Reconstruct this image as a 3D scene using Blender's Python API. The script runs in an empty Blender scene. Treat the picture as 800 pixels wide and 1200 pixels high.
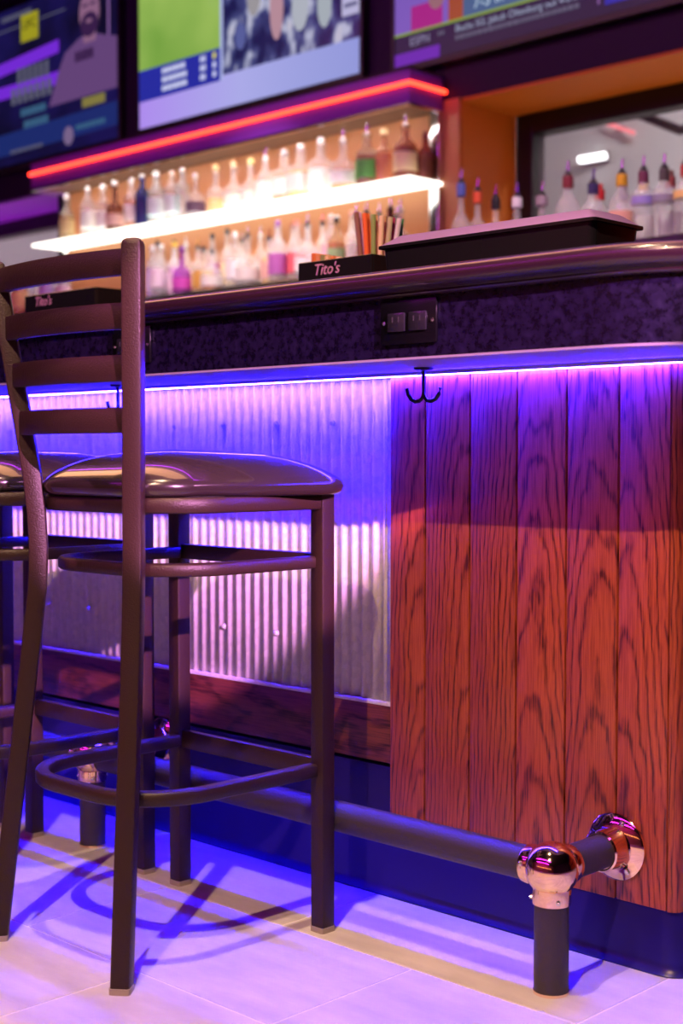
import bpy, bmesh, math, random
from mathutils import Vector, Matrix
random.seed(7)
scn = bpy.context.scene
COL = scn.collection
PI = math.pi

# ------------------------------------------------------------------ camera
CAM_H = 0.78
cam_d = bpy.data.cameras.new('camera')
cam = bpy.data.objects.new('camera', cam_d)
COL.objects.link(cam)
cam.location = (0, 0, CAM_H)
yaw, pitch = math.radians(134.27), math.radians(-2.302)
cam.rotation_euler = (PI / 2 + pitch, 0, yaw - PI / 2)
cam_d.sensor_fit = 'VERTICAL'
cam_d.sensor_height = 36.0
cam_d.lens = 50.0
cam_d.clip_end = 60
cam_d.dof.use_dof = True
cam_d.dof.focus_distance = 2.3
cam_d.dof.aperture_fstop = 3.8
scn.camera = cam

# ------------------------------------------------------------------ world, lights, exposure
w = bpy.data.worlds.new('world')
scn.world = w
w.use_nodes = True
w.node_tree.nodes['Background'].inputs[0].default_value = (0.05, 0.01, 0.10, 1)
w.node_tree.nodes['Background'].inputs[1].default_value = 0.4
scn.view_settings.view_transform = 'Standard'
scn.view_settings.look = 'None'
scn.view_settings.exposure = 0.0
scn.view_settings.gamma = 1.0
scn.view_settings.use_curve_mapping = False
scn.cycles.use_denoising = True
scn.cycles.max_bounces = 8
scn.cycles.caustics_reflective = False
scn.cycles.caustics_refractive = False
scn.cycles.sample_clamp_indirect = 6.0

CEIL = 3.7
# (position, target, watts, colour, cone degrees) of the ceiling spots, some of them added fill
SPOTS = [
    ((-0.33, -0.60, 3.20), (-1.60, 1.75, 0.30), 480, (1.0, 0.58, 0.34), 62),
    ((2.20, 0.45, 2.13), (-2.78, 1.85, 0.47), 3200, (1.0, 0.36, 0.85), 9.7),  # added unseen lamp, pinks the ribbed metal under the seats
    ((-1.25, 0.95, 3.20), (-1.40, 1.00, 0.00), 270, (1.0, 0.66, 0.40), 46),
    ((-2.40, 2.90, 3.30), (-3.00, 4.35, 1.60), 130, (1.0, 0.86, 0.80), 50),  # added unseen lamp, brightens the bottles before the window
    ((-4.60, 3.30, 3.00), (-5.40, 4.90, 1.50), 150, (1.0, 0.88, 0.80), 46),  # added unseen lamp, whitens the bottles on the lit shelf
]
for p, t, pw, c, ang in SPOTS:
    ld = bpy.data.lights.new('spot_beam', 'SPOT')
    ld.energy = pw; ld.color = c; ld.spot_size = math.radians(ang); ld.spot_blend = 0.5 if ang > 20 else 0.15
    ld.shadow_soft_size = 0.02
    lo = bpy.data.objects.new('spot_beam', ld); COL.objects.link(lo)
    d = (Vector(t) - Vector(p)).normalized()
    lo.location = Vector(p) + d * 0.07
    lo.rotation_euler = d.to_track_quat('-Z', 'Y').to_euler()

LED_BLUE = ((0.014, 0.006, 1.0), 880)      # strip under the bar top
LED_RED = ((1.0, 0.035, 0.015), 7.0)
SHELF_GLOW = ((1.0, 0.94, 0.84), 3.0)
PURPLE_TUBE = ((0.75, 0.02, 0.90), 24)
AISLE_TUBE = ((0.55, 0.03, 1.0), 12)
CANOPY_LED = ((1.0, 0.90, 0.80), 48)
LIGHT_BOX = ((1.0, 0.44, 0.22), 5.5)
ADDED_UPLIGHT_WARM = ((1.0, 0.62, 0.34), 30)  # added hidden strip, lights the orange recess from below
ADDED_UPLIGHT_VIOLET = ((1.0, 0.22, 0.85), 70)  # added hidden strip, brings pink violet to the left recess
WARM_TUBE = ((1.0, 0.42, 0.14), 5)

# ------------------------------------------------------------------ materials
MATS = {}
def new_mat(name):
    m = bpy.data.materials.new(name); m.use_nodes = True
    MATS[name] = m
    nt = m.node_tree
    return m, nt, nt.nodes['Principled BSDF']
def N(nt, typ, **kw):
    n = nt.nodes.new(typ)
    for k, v in kw.items(): setattr(n, k, v)
    return n
def simple(name, col, rough=0.5, metal=0.0, spec=0.5, trans=0.0, ior=1.45, coat=0.0, bump=None, alpha=1.0):
    m, nt, b = new_mat(name)
    b.inputs['Base Color'].default_value = (*col, 1)
    b.inputs['Roughness'].default_value = rough
    b.inputs['Metallic'].default_value = metal
    b.inputs['Specular IOR Level'].default_value = spec
    b.inputs['Transmission Weight'].default_value = trans
    b.inputs['IOR'].default_value = ior
    b.inputs['Coat Weight'].default_value = coat
    b.inputs['Alpha'].default_value = alpha
    if bump:
        sc, st = bump
        tc = N(nt, 'ShaderNodeTexCoord'); nz = N(nt, 'ShaderNodeTexNoise'); bp = N(nt, 'ShaderNodeBump')
        nz.inputs['Scale'].default_value = sc; nz.inputs['Detail'].default_value = 3
        bp.inputs['Strength'].default_value = st; bp.inputs['Distance'].default_value = 0.002
        nt.links.new(tc.outputs['Object'], nz.inputs['Vector'])
        nt.links.new(nz.outputs['Fac'], bp.inputs['Height'])
        nt.links.new(bp.outputs['Normal'], b.inputs['Normal'])
    return m
def emit(name, col, s):
    m, nt, b = new_mat(name)
    b.inputs['Base Color'].default_value = (0.02, 0.02, 0.02, 1)
    b.inputs['Roughness'].default_value = 0.25
    b.inputs['Specular IOR Level'].default_value = 0.15
    b.inputs['Emission Color'].default_value = (*col, 1)
    b.inputs['Emission Strength'].default_value = s
    return m
def ramp(nt, stops, interp='LINEAR'):
    r = N(nt, 'ShaderNodeValToRGB'); r.color_ramp.interpolation = interp
    e = r.color_ramp.elements
    while len(e) < len(stops): e.new(0.5)
    for i, (p, c) in enumerate(stops):
        e[i].position = p; e[i].color = (*c, 1)
    return r
def mathn(nt, op, a, b=None, c=None):
    n = N(nt, 'ShaderNodeMath', operation=op)
    for i, v in enumerate((a, b, c)):
        if v is None: continue
        if isinstance(v, (int, float)): n.inputs[i].default_value = v
        else: nt.links.new(v, n.inputs[i])
    return n.outputs[0]

def wood(name, dark, mid, light, axis='Z', rough=0.38, ring=55.0):
    """oak with cathedral figure and open pores; grain runs along the given object axis"""
    m, nt, b = new_mat(name)
    L = nt.links.new
    tc = N(nt, 'ShaderNodeTexCoord'); oi = N(nt, 'ShaderNodeObjectInfo')
    sep = N(nt, 'ShaderNodeSeparateXYZ'); L(tc.outputs['Object'], sep.inputs[0])
    along = sep.outputs[axis]; across = sep.outputs['X' if axis != 'X' else 'Z']
    rnd = oi.outputs['Random']
    r1 = mathn(nt, 'MULTIPLY', rnd, 37.0)
    r2 = mathn(nt, 'FRACT', mathn(nt, 'MULTIPLY', rnd, 91.7))
    # slow waviness
    cv = N(nt, 'ShaderNodeCombineXYZ')
    L(mathn(nt, 'MULTIPLY', across, 9.0), cv.inputs[0]); L(mathn(nt, 'MULTIPLY', along, 2.6), cv.inputs[1]); L(r1, cv.inputs[2])
    nz = N(nt, 'ShaderNodeTexNoise'); nz.inputs['Scale'].default_value = 1.0; nz.inputs['Detail'].default_value = 3.0; nz.inputs['Roughness'].default_value = 0.55
    L(cv.outputs[0], nz.inputs['Vector'])
    cf = N(nt, 'ShaderNodeCombineXYZ')
    L(mathn(nt, 'MULTIPLY', across, 60.0), cf.inputs[0]); L(mathn(nt, 'MULTIPLY', along, 22.0), cf.inputs[1]); L(r1, cf.inputs[2])
    nzf = N(nt, 'ShaderNodeTexNoise'); nzf.inputs['Scale'].default_value = 1.0; nzf.inputs['Detail'].default_value = 2.0
    L(cf.outputs[0], nzf.inputs['Vector'])
    # distance to a tilted pith line: gives pointed cathedral arches
    a0 = mathn(nt, 'ADD', across, mathn(nt, 'MULTIPLY', mathn(nt, 'SUBTRACT', r2, 0.5), 0.16))
    aa = mathn(nt, 'MULTIPLY', a0, a0)
    al = mathn(nt, 'ADD', mathn(nt, 'MULTIPLY', along, 0.11), mathn(nt, 'ADD', mathn(nt, 'MULTIPLY', r2, 0.1), 0.10))
    dd = mathn(nt, 'SQRT', mathn(nt, 'ADD', mathn(nt, 'MULTIPLY', aa, 3.4), mathn(nt, 'MULTIPLY', al, al)))
    ph = mathn(nt, 'ADD', mathn(nt, 'MULTIPLY', dd, ring * 4.2), mathn(nt, 'ADD', mathn(nt, 'MULTIPLY', nz.outputs['Fac'], 26.0), mathn(nt, 'MULTIPLY', nzf.outputs['Fac'], 5.0)))
    wv = mathn(nt, 'ADD', mathn(nt, 'MULTIPLY', mathn(nt, 'SINE', ph), 0.5), 0.5)
    wv = mathn(nt, 'POWER', wv, 3.2)
    # pores
    cp = N(nt, 'ShaderNodeCombineXYZ')
    L(mathn(nt, 'MULTIPLY', across, 520.0), cp.inputs[0]); L(mathn(nt, 'MULTIPLY', along, 16.0), cp.inputs[1]); L(r1, cp.inputs[2])
    np_ = N(nt, 'ShaderNodeTexNoise'); np_.inputs['Scale'].default_value = 1.0; np_.inputs['Detail'].default_value = 2.0
    L(cp.outputs[0], np_.inputs['Vector'])
    pore = ramp(nt, [(0.38, (0, 0, 0)), (0.62, (1, 1, 1))]); L(np_.outputs['Fac'], pore.inputs[0])
    fac = mathn(nt, 'ADD', mathn(nt, 'MULTIPLY', wv, 0.52), mathn(nt, 'MULTIPLY', pore.outputs[0], 0.50))
    cr = ramp(nt, [(0.05, dark), (0.45, mid), (0.9, light)])
    inv = mathn(nt, 'SUBTRACT', 1.0, fac)
    L(inv, cr.inputs[0])
    hs = N(nt, 'ShaderNodeHueSaturation')
    L(mathn(nt, 'ADD', mathn(nt, 'MULTIPLY', r2, 0.35), 0.82), hs.inputs['Value'])
    L(cr.outputs[0], hs.inputs['Color'])
    L(hs.outputs[0], b.inputs['Base Color'])
    b.inputs['Roughness'].default_value = rough
    b.inputs['Coat Weight'].default_value = 0.15; b.inputs['Coat Roughness'].default_value = 0.25
    bp = N(nt, 'ShaderNodeBump'); bp.inputs['Strength'].default_value = 0.25; bp.inputs['Distance'].default_value = 0.001
    L(inv, bp.inputs['Height']); L(bp.outputs[0], b.inputs['Normal'])
    return m

wood('oak_red', (0.075, 0.008, 0.003), (0.30, 0.054, 0.014), (0.46, 0.095, 0.026), 'Z', ring=120)
wood('oak_band', (0.020, 0.004, 0.003), (0.10, 0.022, 0.014), (0.17, 0.042, 0.024), 'X', ring=40)

def mottled(name, c0, c1, sc, rough=0.3, metal=0.0):
    m, nt, b = new_mat(name)
    tc = N(nt, 'ShaderNodeTexCoord'); nz = N(nt, 'ShaderNodeTexNoise'); nz2 = N(nt, 'ShaderNodeTexNoise')
    nz.inputs['Scale'].default_value = sc; nz.inputs['Detail'].default_value = 8; nz.inputs['Roughness'].default_value = 0.72
    nz2.inputs['Scale'].default_value = sc * 7; nz2.inputs['Detail'].default_value = 3
    r = ramp(nt, [(0.40, c0), (0.62, c1)])
    nt.links.new(tc.outputs['Object'], nz.inputs['Vector']); nt.links.new(tc.outputs['Object'], nz2.inputs['Vector'])
    nt.links.new(nz.outputs['Fac'], r.inputs[0]); nt.links.new(r.outputs[0], b.inputs['Base Color'])
    rr = ramp(nt, [(0.3, (rough * 0.7,) * 3), (0.7, (min(1, rough * 1.8),) * 3)])
    nt.links.new(nz.outputs['Fac'], rr.inputs[0]); nt.links.new(rr.outputs[0], b.inputs['Roughness'])
    bp = N(nt, 'ShaderNodeBump'); b.inputs['Specular IOR Level'].default_value = 0.3
    bp.inputs['Strength'].default_value = 0.15; bp.inputs['Distance'].default_value = 0.001
    nt.links.new(nz2.outputs['Fac'], bp.inputs['Height']); nt.links.new(bp.outputs[0], b.inputs['Normal'])
    b.inputs['Metallic'].default_value = metal
    return m
mottled('hammered_apron', (0.002, 0.001, 0.006), (0.008, 0.005, 0.026), 80, 0.24, 0.0)

def galvanised():
    m, nt, b = new_mat('galvanised')
    tc = N(nt, 'ShaderNodeTexCoord'); v = N(nt, 'ShaderNodeTexVoronoi'); nz = N(nt, 'ShaderNodeTexNoise')
    v.inputs['Scale'].default_value = 90; nz.inputs['Scale'].default_value = 14
    r = ramp(nt, [(0.0, (0.60, 0.60, 0.64)), (1.0, (0.78, 0.77, 0.80))])
    nt.links.new(tc.outputs['Object'], v.inputs['Vector']); nt.links.new(tc.outputs['Object'], nz.inputs['Vector'])
    nt.links.new(v.outputs['Color'], r.inputs[0]); nt.links.new(r.outputs[0], b.inputs['Base Color'])
    b.inputs['Metallic'].default_value = 0.1; b.inputs['Roughness'].default_value = 0.38
    return m
galvanised()

def tile_mat(name, brick=False):
    m, nt, b = new_mat(name)
    L = nt.links.new
    tc = N(nt, 'ShaderNodeTexCoord'); oi = N(nt, 'ShaderNodeObjectInfo')
    mp = N(nt, 'ShaderNodeVectorMath', operation='ADD')
    L(tc.outputs['Object'], mp.inputs[0])
    cx = N(nt, 'ShaderNodeCombineXYZ'); L(mathn(nt, 'MULTIPLY', oi.outputs['Random'], 40.0), cx.inputs[0]); L(mathn(nt, 'MULTIPLY', oi.outputs['Random'], 17.0), cx.inputs[1])
    L(cx.outputs[0], mp.inputs[1])
    st = N(nt, 'ShaderNodeVectorMath', operation='MULTIPLY'); st.inputs[1].default_value = (1.0, 3.0, 1.0)
    L(mp.outputs[0], st.inputs[0])
    nz = N(nt, 'ShaderNodeTexNoise'); nz.inputs['Scale'].default_value = 5; nz.inputs['Detail'].default_value = 7; nz.inputs['Roughness'].default_value = 0.6
    L(st.outputs[0], nz.inputs['Vector'])
    r = ramp(nt, [(0.3, (0.44, 0.42, 0.41)), (0.7, (0.62, 0.60, 0.58))]); L(nz.outputs['Fac'], r.inputs[0])
    col = r.outputs[0]
    if brick:
        br = N(nt, 'ShaderNodeTexBrick')
        br.inputs['Scale'].default_value = 1.0; br.inputs['Mortar Size'].default_value = 0.0025
        br.inputs['Brick Width'].default_value = 0.59; br.inputs['Row Height'].default_value = 0.298
        L(tc.outputs['Object'], br.inputs['Vector']); L(col, br.inputs['Color1']); L(col, br.inputs['Color2'])
        br.inputs['Mortar'].default_value = (0.72, 0.70, 0.68, 1)
        col = br.outputs['Color']
    L(col, b.inputs['Base Color'])
    b.inputs['Roughness'].default_value = 0.42
    bp = N(nt, 'ShaderNodeBump'); bp.inputs['Strength'].default_value = 0.12; bp.inputs['Distance'].default_value = 0.002
    L(nz.outputs['Fac'], bp.inputs['Height']); L(bp.outputs[0], b.inputs['Normal'])
    return m
tile_mat('tile'); tile_mat('tile_far', True)

simple('grout', (0.74, 0.72, 0.70), 0.8)
simple('stool_metal', (0.025, 0.012, 0.009), 0.40, 0.0, spec=0.38, bump=(420, 0.35))
simple('stool_vinyl', (0.020, 0.013, 0.013), 0.22, coat=0.8, bump=(260, 0.05))
simple('glide', (0.32, 0.27, 0.26), 0.35)
simple('rail_powder', (0.045, 0.036, 0.040), 0.45, 0.2, bump=(500, 0.35))
simple('copper', (0.98, 0.70, 0.55), 0.07, 1.0)
simple('steel', (0.75, 0.75, 0.78), 0.18, 1.0)
simple('kick_blue_lit', (0.014, 0.008, 0.14), 0.30, spec=0.3)  # blue of the LED light is put into this base colour
simple('toe_board', (0.014, 0.008, 0.14), 0.35, spec=0.3)  # same painted-in blue light as the cove base
simple('nosing_wood', (0.018, 0.007, 0.012), 0.24, coat=0.4)
simple('counter_black', (0.02, 0.015, 0.02), 0.25)
simple('underside', (0.22, 0.19, 0.26), 0.5)
simple('cleat', (0.06, 0.05, 0.07), 0.5)
simple('black_plastic', (0.003, 0.003, 0.004), 0.2, spec=0.25)
simple('hook_steel', (0.03, 0.03, 0.04), 0.3, 0.7)
simple('dark_paint', (0.018, 0.010, 0.022), 0.6)
simple('purple_paint', (0.020, 0.005, 0.034), 0.6, spec=0.3)
simple('black_frame', (0.012, 0.010, 0.010), 0.35)
simple('orange_paint', (0.62, 0.17, 0.015), 0.55)
simple('panel_paint', (0.58, 0.24, 0.10), 0.5)
simple('soffit_purple_lit', (0.22, 0.03, 0.50), 0.5)  # purple lamp light falling on the canopy, mixed into its colour
simple('soffit_inner', (0.20, 0.12, 0.085), 0.5)
simple('pale_paint', (0.62, 0.60, 0.60), 0.7)
simple('warm_paint', (0.42, 0.22, 0.12), 0.7)
simple('ceiling_black', (0.02, 0.018, 0.022), 0.8)
simple('cabinet_dark', (0.03, 0.018, 0.015), 0.5)
simple('tray_black', (0.012, 0.012, 0.016), 0.16)
simple('lid_frost', (0.46, 0.34, 0.64), 0.25)
simple('lettering_pink', (0.85, 0.45, 0.75), 0.5)
emit('led_blue', *LED_BLUE); emit('led_red', *LED_RED); emit('shelf_glow', *SHELF_GLOW)
emit('purple_tube', *PURPLE_TUBE); emit('aisle_tube', *AISLE_TUBE); emit('canopy_led', *CANOPY_LED); emit('light_box', *LIGHT_BOX); emit('added_uplight_warm', *ADDED_UPLIGHT_WARM); emit('added_uplight_violet', *ADDED_UPLIGHT_VIOLET); emit('warm_tube', *WARM_TUBE); emit('white_tube', (1, 0.93, 0.95), 130); emit('strip_tube', (1, 0.97, 0.97), 4); emit('dim_tube', (1, 0.93, 0.95), 42); emit('pink_tube', (1.0, 0.25, 0.28), 1.2)
def M(n): return MATS[n]
_cc = {}
def thin_glass(name, c, body, rough=0.08):
    m, nt, b = new_mat(name)
    b.inputs['Base Color'].default_value = (*c, 1); b.inputs['Roughness'].default_value = rough
    t = N(nt, 'ShaderNodeBsdfTransparent'); t.inputs[0].default_value = (*c, 1)
    mx = N(nt, 'ShaderNodeMixShader'); mx.inputs[0].default_value = body
    nt.links.new(t.outputs[0], mx.inputs[1]); nt.links.new(b.outputs[0], mx.inputs[2]); nt.links.new(mx.outputs[0], nt.nodes['Material Output'].inputs[0])
    return m
thin_glass('pane_glass', (0.96, 0.96, 0.97), 0.05, 0.02)
def colour_mat(kind, c):
    k = (kind, c)
    if k in _cc: return _cc[k]
    nm = '%s_%d' % (kind, len(_cc))
    if kind == 'glass': m = thin_glass(nm, c, 0.26)
    elif kind == 'liquor': m = simple(nm, c, 0.25)
    elif kind == 'paper': m = simple(nm, c, 0.6)
    elif kind == 'metal': m = simple(nm, c, 0.2, 0.9)
    else: m = simple(nm, c, 0.3)
    _cc[k] = m
    return m

# ------------------------------------------------------------------ mesh helpers
class MB:
    def __init__(self): self.v = []; self.f = []
    def add(self, vs, fs):
        o = len(self.v); self.v += [tuple(p) for p in vs]; self.f += [tuple(i + o for i in q) for q in fs]
        return self
    def box(self, x0, x1, y0, y1, z0, z1):
        vs = [(x, y, z) for x in (x0, x1) for y in (y0, y1) for z in (z0, z1)]
        return self.add(vs, [(0, 1, 3, 2), (4, 6, 7, 5), (0, 4, 5, 1), (2, 3, 7, 6), (0, 2, 6, 4), (1, 5, 7, 3)])
    def bbox(self, x0, x1, y0, y1, z0, z1, bev=0.002, seg=2):
        bm = bmesh.new(); bmesh.ops.create_cube(bm, size=1)
        for q in bm.verts: q.co = Vector(((x0 + x1) / 2 + q.co.x * (x1 - x0), (y0 + y1) / 2 + q.co.y * (y1 - y0), (z0 + z1) / 2 + q.co.z * (z1 - z0)))
        bmesh.ops.bevel(bm, geom=bm.edges[:], offset=bev, segments=seg, affect='EDGES', profile=0.5)
        bm.verts.index_update()
        self.add([q.co[:] for q in bm.verts], [[q.index for q in fc.verts] for fc in bm.faces]); bm.free()
        return self
    def loft(self, secs, closed_path=False, caps=True):
        n = len(secs[0]); vs = [p for s in secs for p in s]; fs = []
        k = len(secs)
        for i in range(k if closed_path else k - 1):
            a = i * n; b = ((i + 1) % k) * n
            for j in range(n):
                j2 = (j + 1) % n
                fs.append((a + j, a + j2, b + j2, b + j))
        if caps and not closed_path:
            fs.append(tuple(range(n))[::-1]); fs.append(tuple((k - 1) * n + j for j in range(n)))
        return self.add(vs, fs)
    def lathe(self, prof, seg=20, cx=0, cy=0, cz=0, square=0.0):
        secs = []
        for r, z in prof:
            s = []
            for i in range(seg):
                a = 2 * PI * i / seg
                c, d = math.cos(a), math.sin(a)
                k = 1.0
                if square: k = 1.0 / (abs(c) ** square + abs(d) ** square) ** (1.0 / square)
                s.append((cx + r * k * c, cy + r * k * d, cz + z))
            secs.append(s)
        return self.loft(secs)
    def tube(self, pts, r, seg=12, up=Vector((0, 0, 1))):
        secs = []
        pts = [Vector(p) for p in pts]
        for i, p in enumerate(pts):
            t = (pts[min(i + 1, len(pts) - 1)] - pts[max(i - 1, 0)]).normalized()
            u = up if abs(t.dot(up)) < 0.95 else Vector((1, 0, 0))
            a = t.cross(u).normalized(); b = a.cross(t)
            rr = r[i] if isinstance(r, (list, tuple)) else r
            secs.append([p + (a * math.cos(2 * PI * j / seg) + b * math.sin(2 * PI * j / seg)) * rr for j in range(seg)])
        return self.loft(secs)
    def sweep(self, path, prof, closed=False, caps=True):
        """horizontal path [(x,y)], profile [(outward, z)]; outward is to the right of travel"""
        n = len(path); secs = []
        for i, (x, y) in enumerate(path):
            if closed: p0 = path[i - 1]; p1 = path[(i + 1) % n]
            else: p0 = path[max(i - 1, 0)]; p1 = path[min(i + 1, n - 1)]
            d1 = Vector((x - p0[0], y - p0[1])); d2 = Vector((p1[0] - x, p1[1] - y))
            if d1.length < 1e-7: d1 = d2
            if d2.length < 1e-7: d2 = d1
            d1.normalize(); d2.normalize()
            t = (d1 + d2).normalized(); nx, ny = t.y, -t.x
            k = 1.0 / max(0.35, math.sqrt((1 + d1.dot(d2)) / 2))
            secs.append([(x + nx * o * k, y + ny * o * k, z) for o, z in prof])
        return self.loft(secs, closed, caps)
    def ellipse(self, cx, y, cz, rx, rz, seg=20, th=0.002):
        a = [(cx + rx * math.cos(2 * PI * i / seg), y, cz + rz * math.sin(2 * PI * i / seg)) for i in range(seg)]
        return self.loft([a, [(p[0], p[1] + th, p[2]) for p in a]])
    def poly(self, pts, y, th=0.002):
        a = [(p[0], y, p[1]) for p in pts]
        return self.loft([a, [(p[0], p[1] + th, p[2]) for p in a]])
    def mesh(self, name, mat=None, smooth=35):
        me = bpy.data.meshes.new(name); me.from_pydata(self.v, [], self.f)
        bm = bmesh.new(); bm.from_mesh(me); bmesh.ops.recalc_face_normals(bm, faces=bm.faces[:]); bm.to_mesh(me); bm.free()
        if mat: me.materials.append(M(mat) if isinstance(mat, str) else mat)
        if smooth:
            for p in me.polygons: p.use_smooth = True
            me.set_sharp_from_angle(angle=math.radians(smooth))
        return me
    def build(self, name, mat, parent=None, loc=None, smooth=35, rot=None):
        o = bpy.data.objects.new(name, self.mesh(name, mat, smooth)); COL.objects.link(o)
        if parent: o.parent = parent
        if loc: o.location = loc
        if rot: o.rotation_euler = rot
        return o
def tag(o, label=None, cat=None, group=None, kind=None):
    if label: o['label'] = label
    if cat: o['category'] = cat
    if group: o['group'] = group
    if kind: o['kind'] = kind
    return o
def empty(name, loc=(0, 0, 0), label=None, cat=None, group=None, kind=None, rz=0):
    o = bpy.data.objects.new(name, None); COL.objects.link(o); o.location = loc; o.rotation_euler = (0, 0, rz); o.empty_display_size = 0.05
    return tag(o, label, cat, group, kind)
def copy_tree(o, parent=None):
    c = o.copy(); COL.objects.link(c); c.parent = parent
    for ch in list(o.children): copy_tree(ch, c)
    return c
def inst(name, me, parent, loc=(0, 0, 0), mat=None, rot=None):
    o = bpy.data.objects.new(name, me); COL.objects.link(o); o.parent = parent; o.location = loc
    if rot: o.rotation_euler = rot
    if mat:
        o.material_slots[0].link = 'OBJECT'; o.material_slots[0].material = mat
    return o
def struct(name, mb, mat, label=None, parent=None, smooth=0):
    o = mb.build(name, mat, parent, smooth=smooth)
    if not parent: tag(o, label, None, None, 'structure')
    return o
def text_mesh(name, s, size, mat, parent, loc, rot=(PI / 2, 0, 0), shear=0, depth=0.0006, sx=1.0):
    cu = bpy.data.curves.new(name, 'FONT'); cu.body = s; cu.size = size; cu.extrude = depth; cu.shear = shear; cu.resolution_u = 3
    tmp = bpy.data.objects.new(name + '_c', cu); COL.objects.link(tmp)
    dg = bpy.context.evaluated_depsgraph_get(); me = bpy.data.meshes.new_from_object(tmp.evaluated_get(dg))
    bpy.data.objects.remove(tmp)
    me.materials.clear(); me.materials.append(M(mat) if isinstance(mat, str) else mat)
    o = bpy.data.objects.new(name, me); COL.objects.link(o); o.parent = parent; o.location = loc; o.rotation_euler = rot; o.scale = (sx, 1, 1)
    return o
def arc(cx, cy, r, a0, a1, n):
    return [(cx + r * math.cos(math.radians(a0 + (a1 - a0) * i / n)), cy + r * math.sin(math.radians(a0 + (a1 - a0) * i / n))) for i in range(n + 1)]
def rrect(w_, d_, r, n=3):
    hw, hd = w_ / 2, d_ / 2
    return arc(hw - r, hd - r, r, 0, 90, n) + arc(-hw + r, hd - r, r, 90, 180, n) + arc(-hw + r, -hd + r, r, 180, 270, n) + arc(hw - r, -hd + r, r, 270, 360, n)

# ------------------------------------------------------------------ room shell
XL, XR, YN, YB = -11.0, 4.5, -4.5, 5.05
PIER_R, PIER_L = -4.166, -7.335          # pier that carries the lit shelf unit
YW = 5.46                                # window plane behind the pier
floor = struct('floor', MB().box(XL, XR, YN, 8.2, -0.10, -0.004), 'tile_far', 'pale grey tiled floor in front of the bar')
# tiles, running bond, 0.588 x 0.297
TW, TD = 0.588, 0.297
tm = MB().bbox(-TW / 2 + 0.0019, TW / 2 - 0.0019, -TD / 2 + 0.0019, TD / 2 - 0.0019, -0.012, 0.0, 0.0008, 1).mesh('tile', 'tile', 0)
gro = MB().box(-5.2, 1.2, -0.2, 1.92, -0.003, -0.0012).build('grout_bed', 'grout', floor, smooth=0)
rows = [1.6 + TD / 2 - TD * k for k in range(7)]
for k, yc in enumerate(rows):
    off = -1.11 if k % 2 == 0 else -1.41
    for j in range(-3, 8):
        inst('tile', tm, floor, (off + TW / 2 - TW * j, yc, 0))
struct('ceiling', MB().box(XL, XR, YN, YB + 0.1, CEIL, CEIL + 0.1), 'ceiling_black', 'black ceiling above the bar room')
struct('wall_right', MB().box(XR, XR + 0.1, YN, 8.2, 0, 4.2), 'dark_paint', 'dark side wall right of the room')
struct('wall_left', MB().box(XL - 0.1, XL, YN, YW, 0, 4.2), 'dark_paint', 'dark side wall left of the room')
struct('wall_side_beyond', MB().box(XL - 0.1, XL, YW, 8.2, 0, 4.2), 'pale_paint', 'pale side wall of the room beyond the left window')
struct('wall_near', MB().box(XL, XR, YN - 0.1, YN, 0, 4.2), 'warm_paint', 'warm painted wall facing the bar')
# back wall: dark screen wall above, pier behind the shelves, recesses with windows on both sides
wb = struct('wall_back', MB().box(XL, XR, YB, YB + 0.12, 2.40, 4.2), 'purple_paint', 'dark purple wall carrying the screens')
wp = struct('wall_pier', MB().box(PIER_L, PIER_R - 0.02, YB, YW, 0, 2.398), 'purple_paint', 'wall pier behind the bottle shelves')
MB().box(PIER_R, XR, YB + 0.005, YW + 0.02, 2.385, 2.398).build('recess_underside', 'orange_paint', wb, smooth=0)
MB().box(XL, PIER_L, YB + 0.005, YW + 0.02, 2.385, 2.398).build('recess_underside', 'soffit_purple_lit', wb, smooth=0)
MB().box(PIER_R - 0.02, PIER_R, YB + 0.005, YW, 0, 2.385).build('pier_side', 'orange_paint', wp, smooth=0)
MB().box(-7.25, -4.17, YB - 0.008, YB, 1.3, 2.40).build('back_panel', 'panel_paint', wp, smooth=0)

def window(n, x0, x1, z0, z1, label, fw=0.095):
    root = empty('window_%d' % n, ((x0 + x1) / 2, YW, z0)); tag(root, label, None, None, 'structure')
    ox, oz = (x0 + x1) / 2, z0
    def P(name, mb, mat):
        o = mb.build(name, mat, root, smooth=0); o.location = (-ox, -YW, -oz); return o
    P('frame', MB().bbox(x0, x0 + fw, YW, YW + 0.10, z0, z1, 0.004), 'black_frame')
    P('frame', MB().bbox(x1 - fw, x1, YW, YW + 0.10, z0, z1, 0.004), 'black_frame')
    P('frame', MB().bbox(x0 + fw, x1 - fw, YW, YW + 0.10, z1 - fw, z1, 0.004), 'black_frame')
    P('frame', MB().bbox(x0 + fw, x1 - fw, YW, YW + 0.10, z0, z0 + fw, 0.004), 'black_frame')
    P('pane', MB().box(x0 + fw, x1 - fw, YW + 0.05, YW + 0.056, z0 + fw, z1 - fw), 'pane_glass')
    return root
window(1, PIER_R, -0.8, 1.2, 2.385, 'black framed wide window in the orange recess')
window(2, XL + 0.1, PIER_L, 1.2, 2.385, 'dark framed window left of the lit shelves')
wr = struct('wall_recess', MB().box(-0.8, XR, YW, YW + 0.1, 0, 2.385).box(PIER_R, -0.8, YW, YW + 0.1, 0, 1.2).box(XL, PIER_L, YW, YW + 0.1, 0, 1.2), 'orange_paint', 'orange wall below the recess windows')
struct('wall_beyond', MB().box(XL, XR, 8.1, 8.2, 0, 4.2), 'pale_paint', 'pale grey wall of the room beyond the window')
struct('ceiling_beyond', MB().box(XL, XR, YB + 0.12, 8.2, 4.0, 4.1), 'pale_paint', 'pale ceiling of the room beyond the window')

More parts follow.
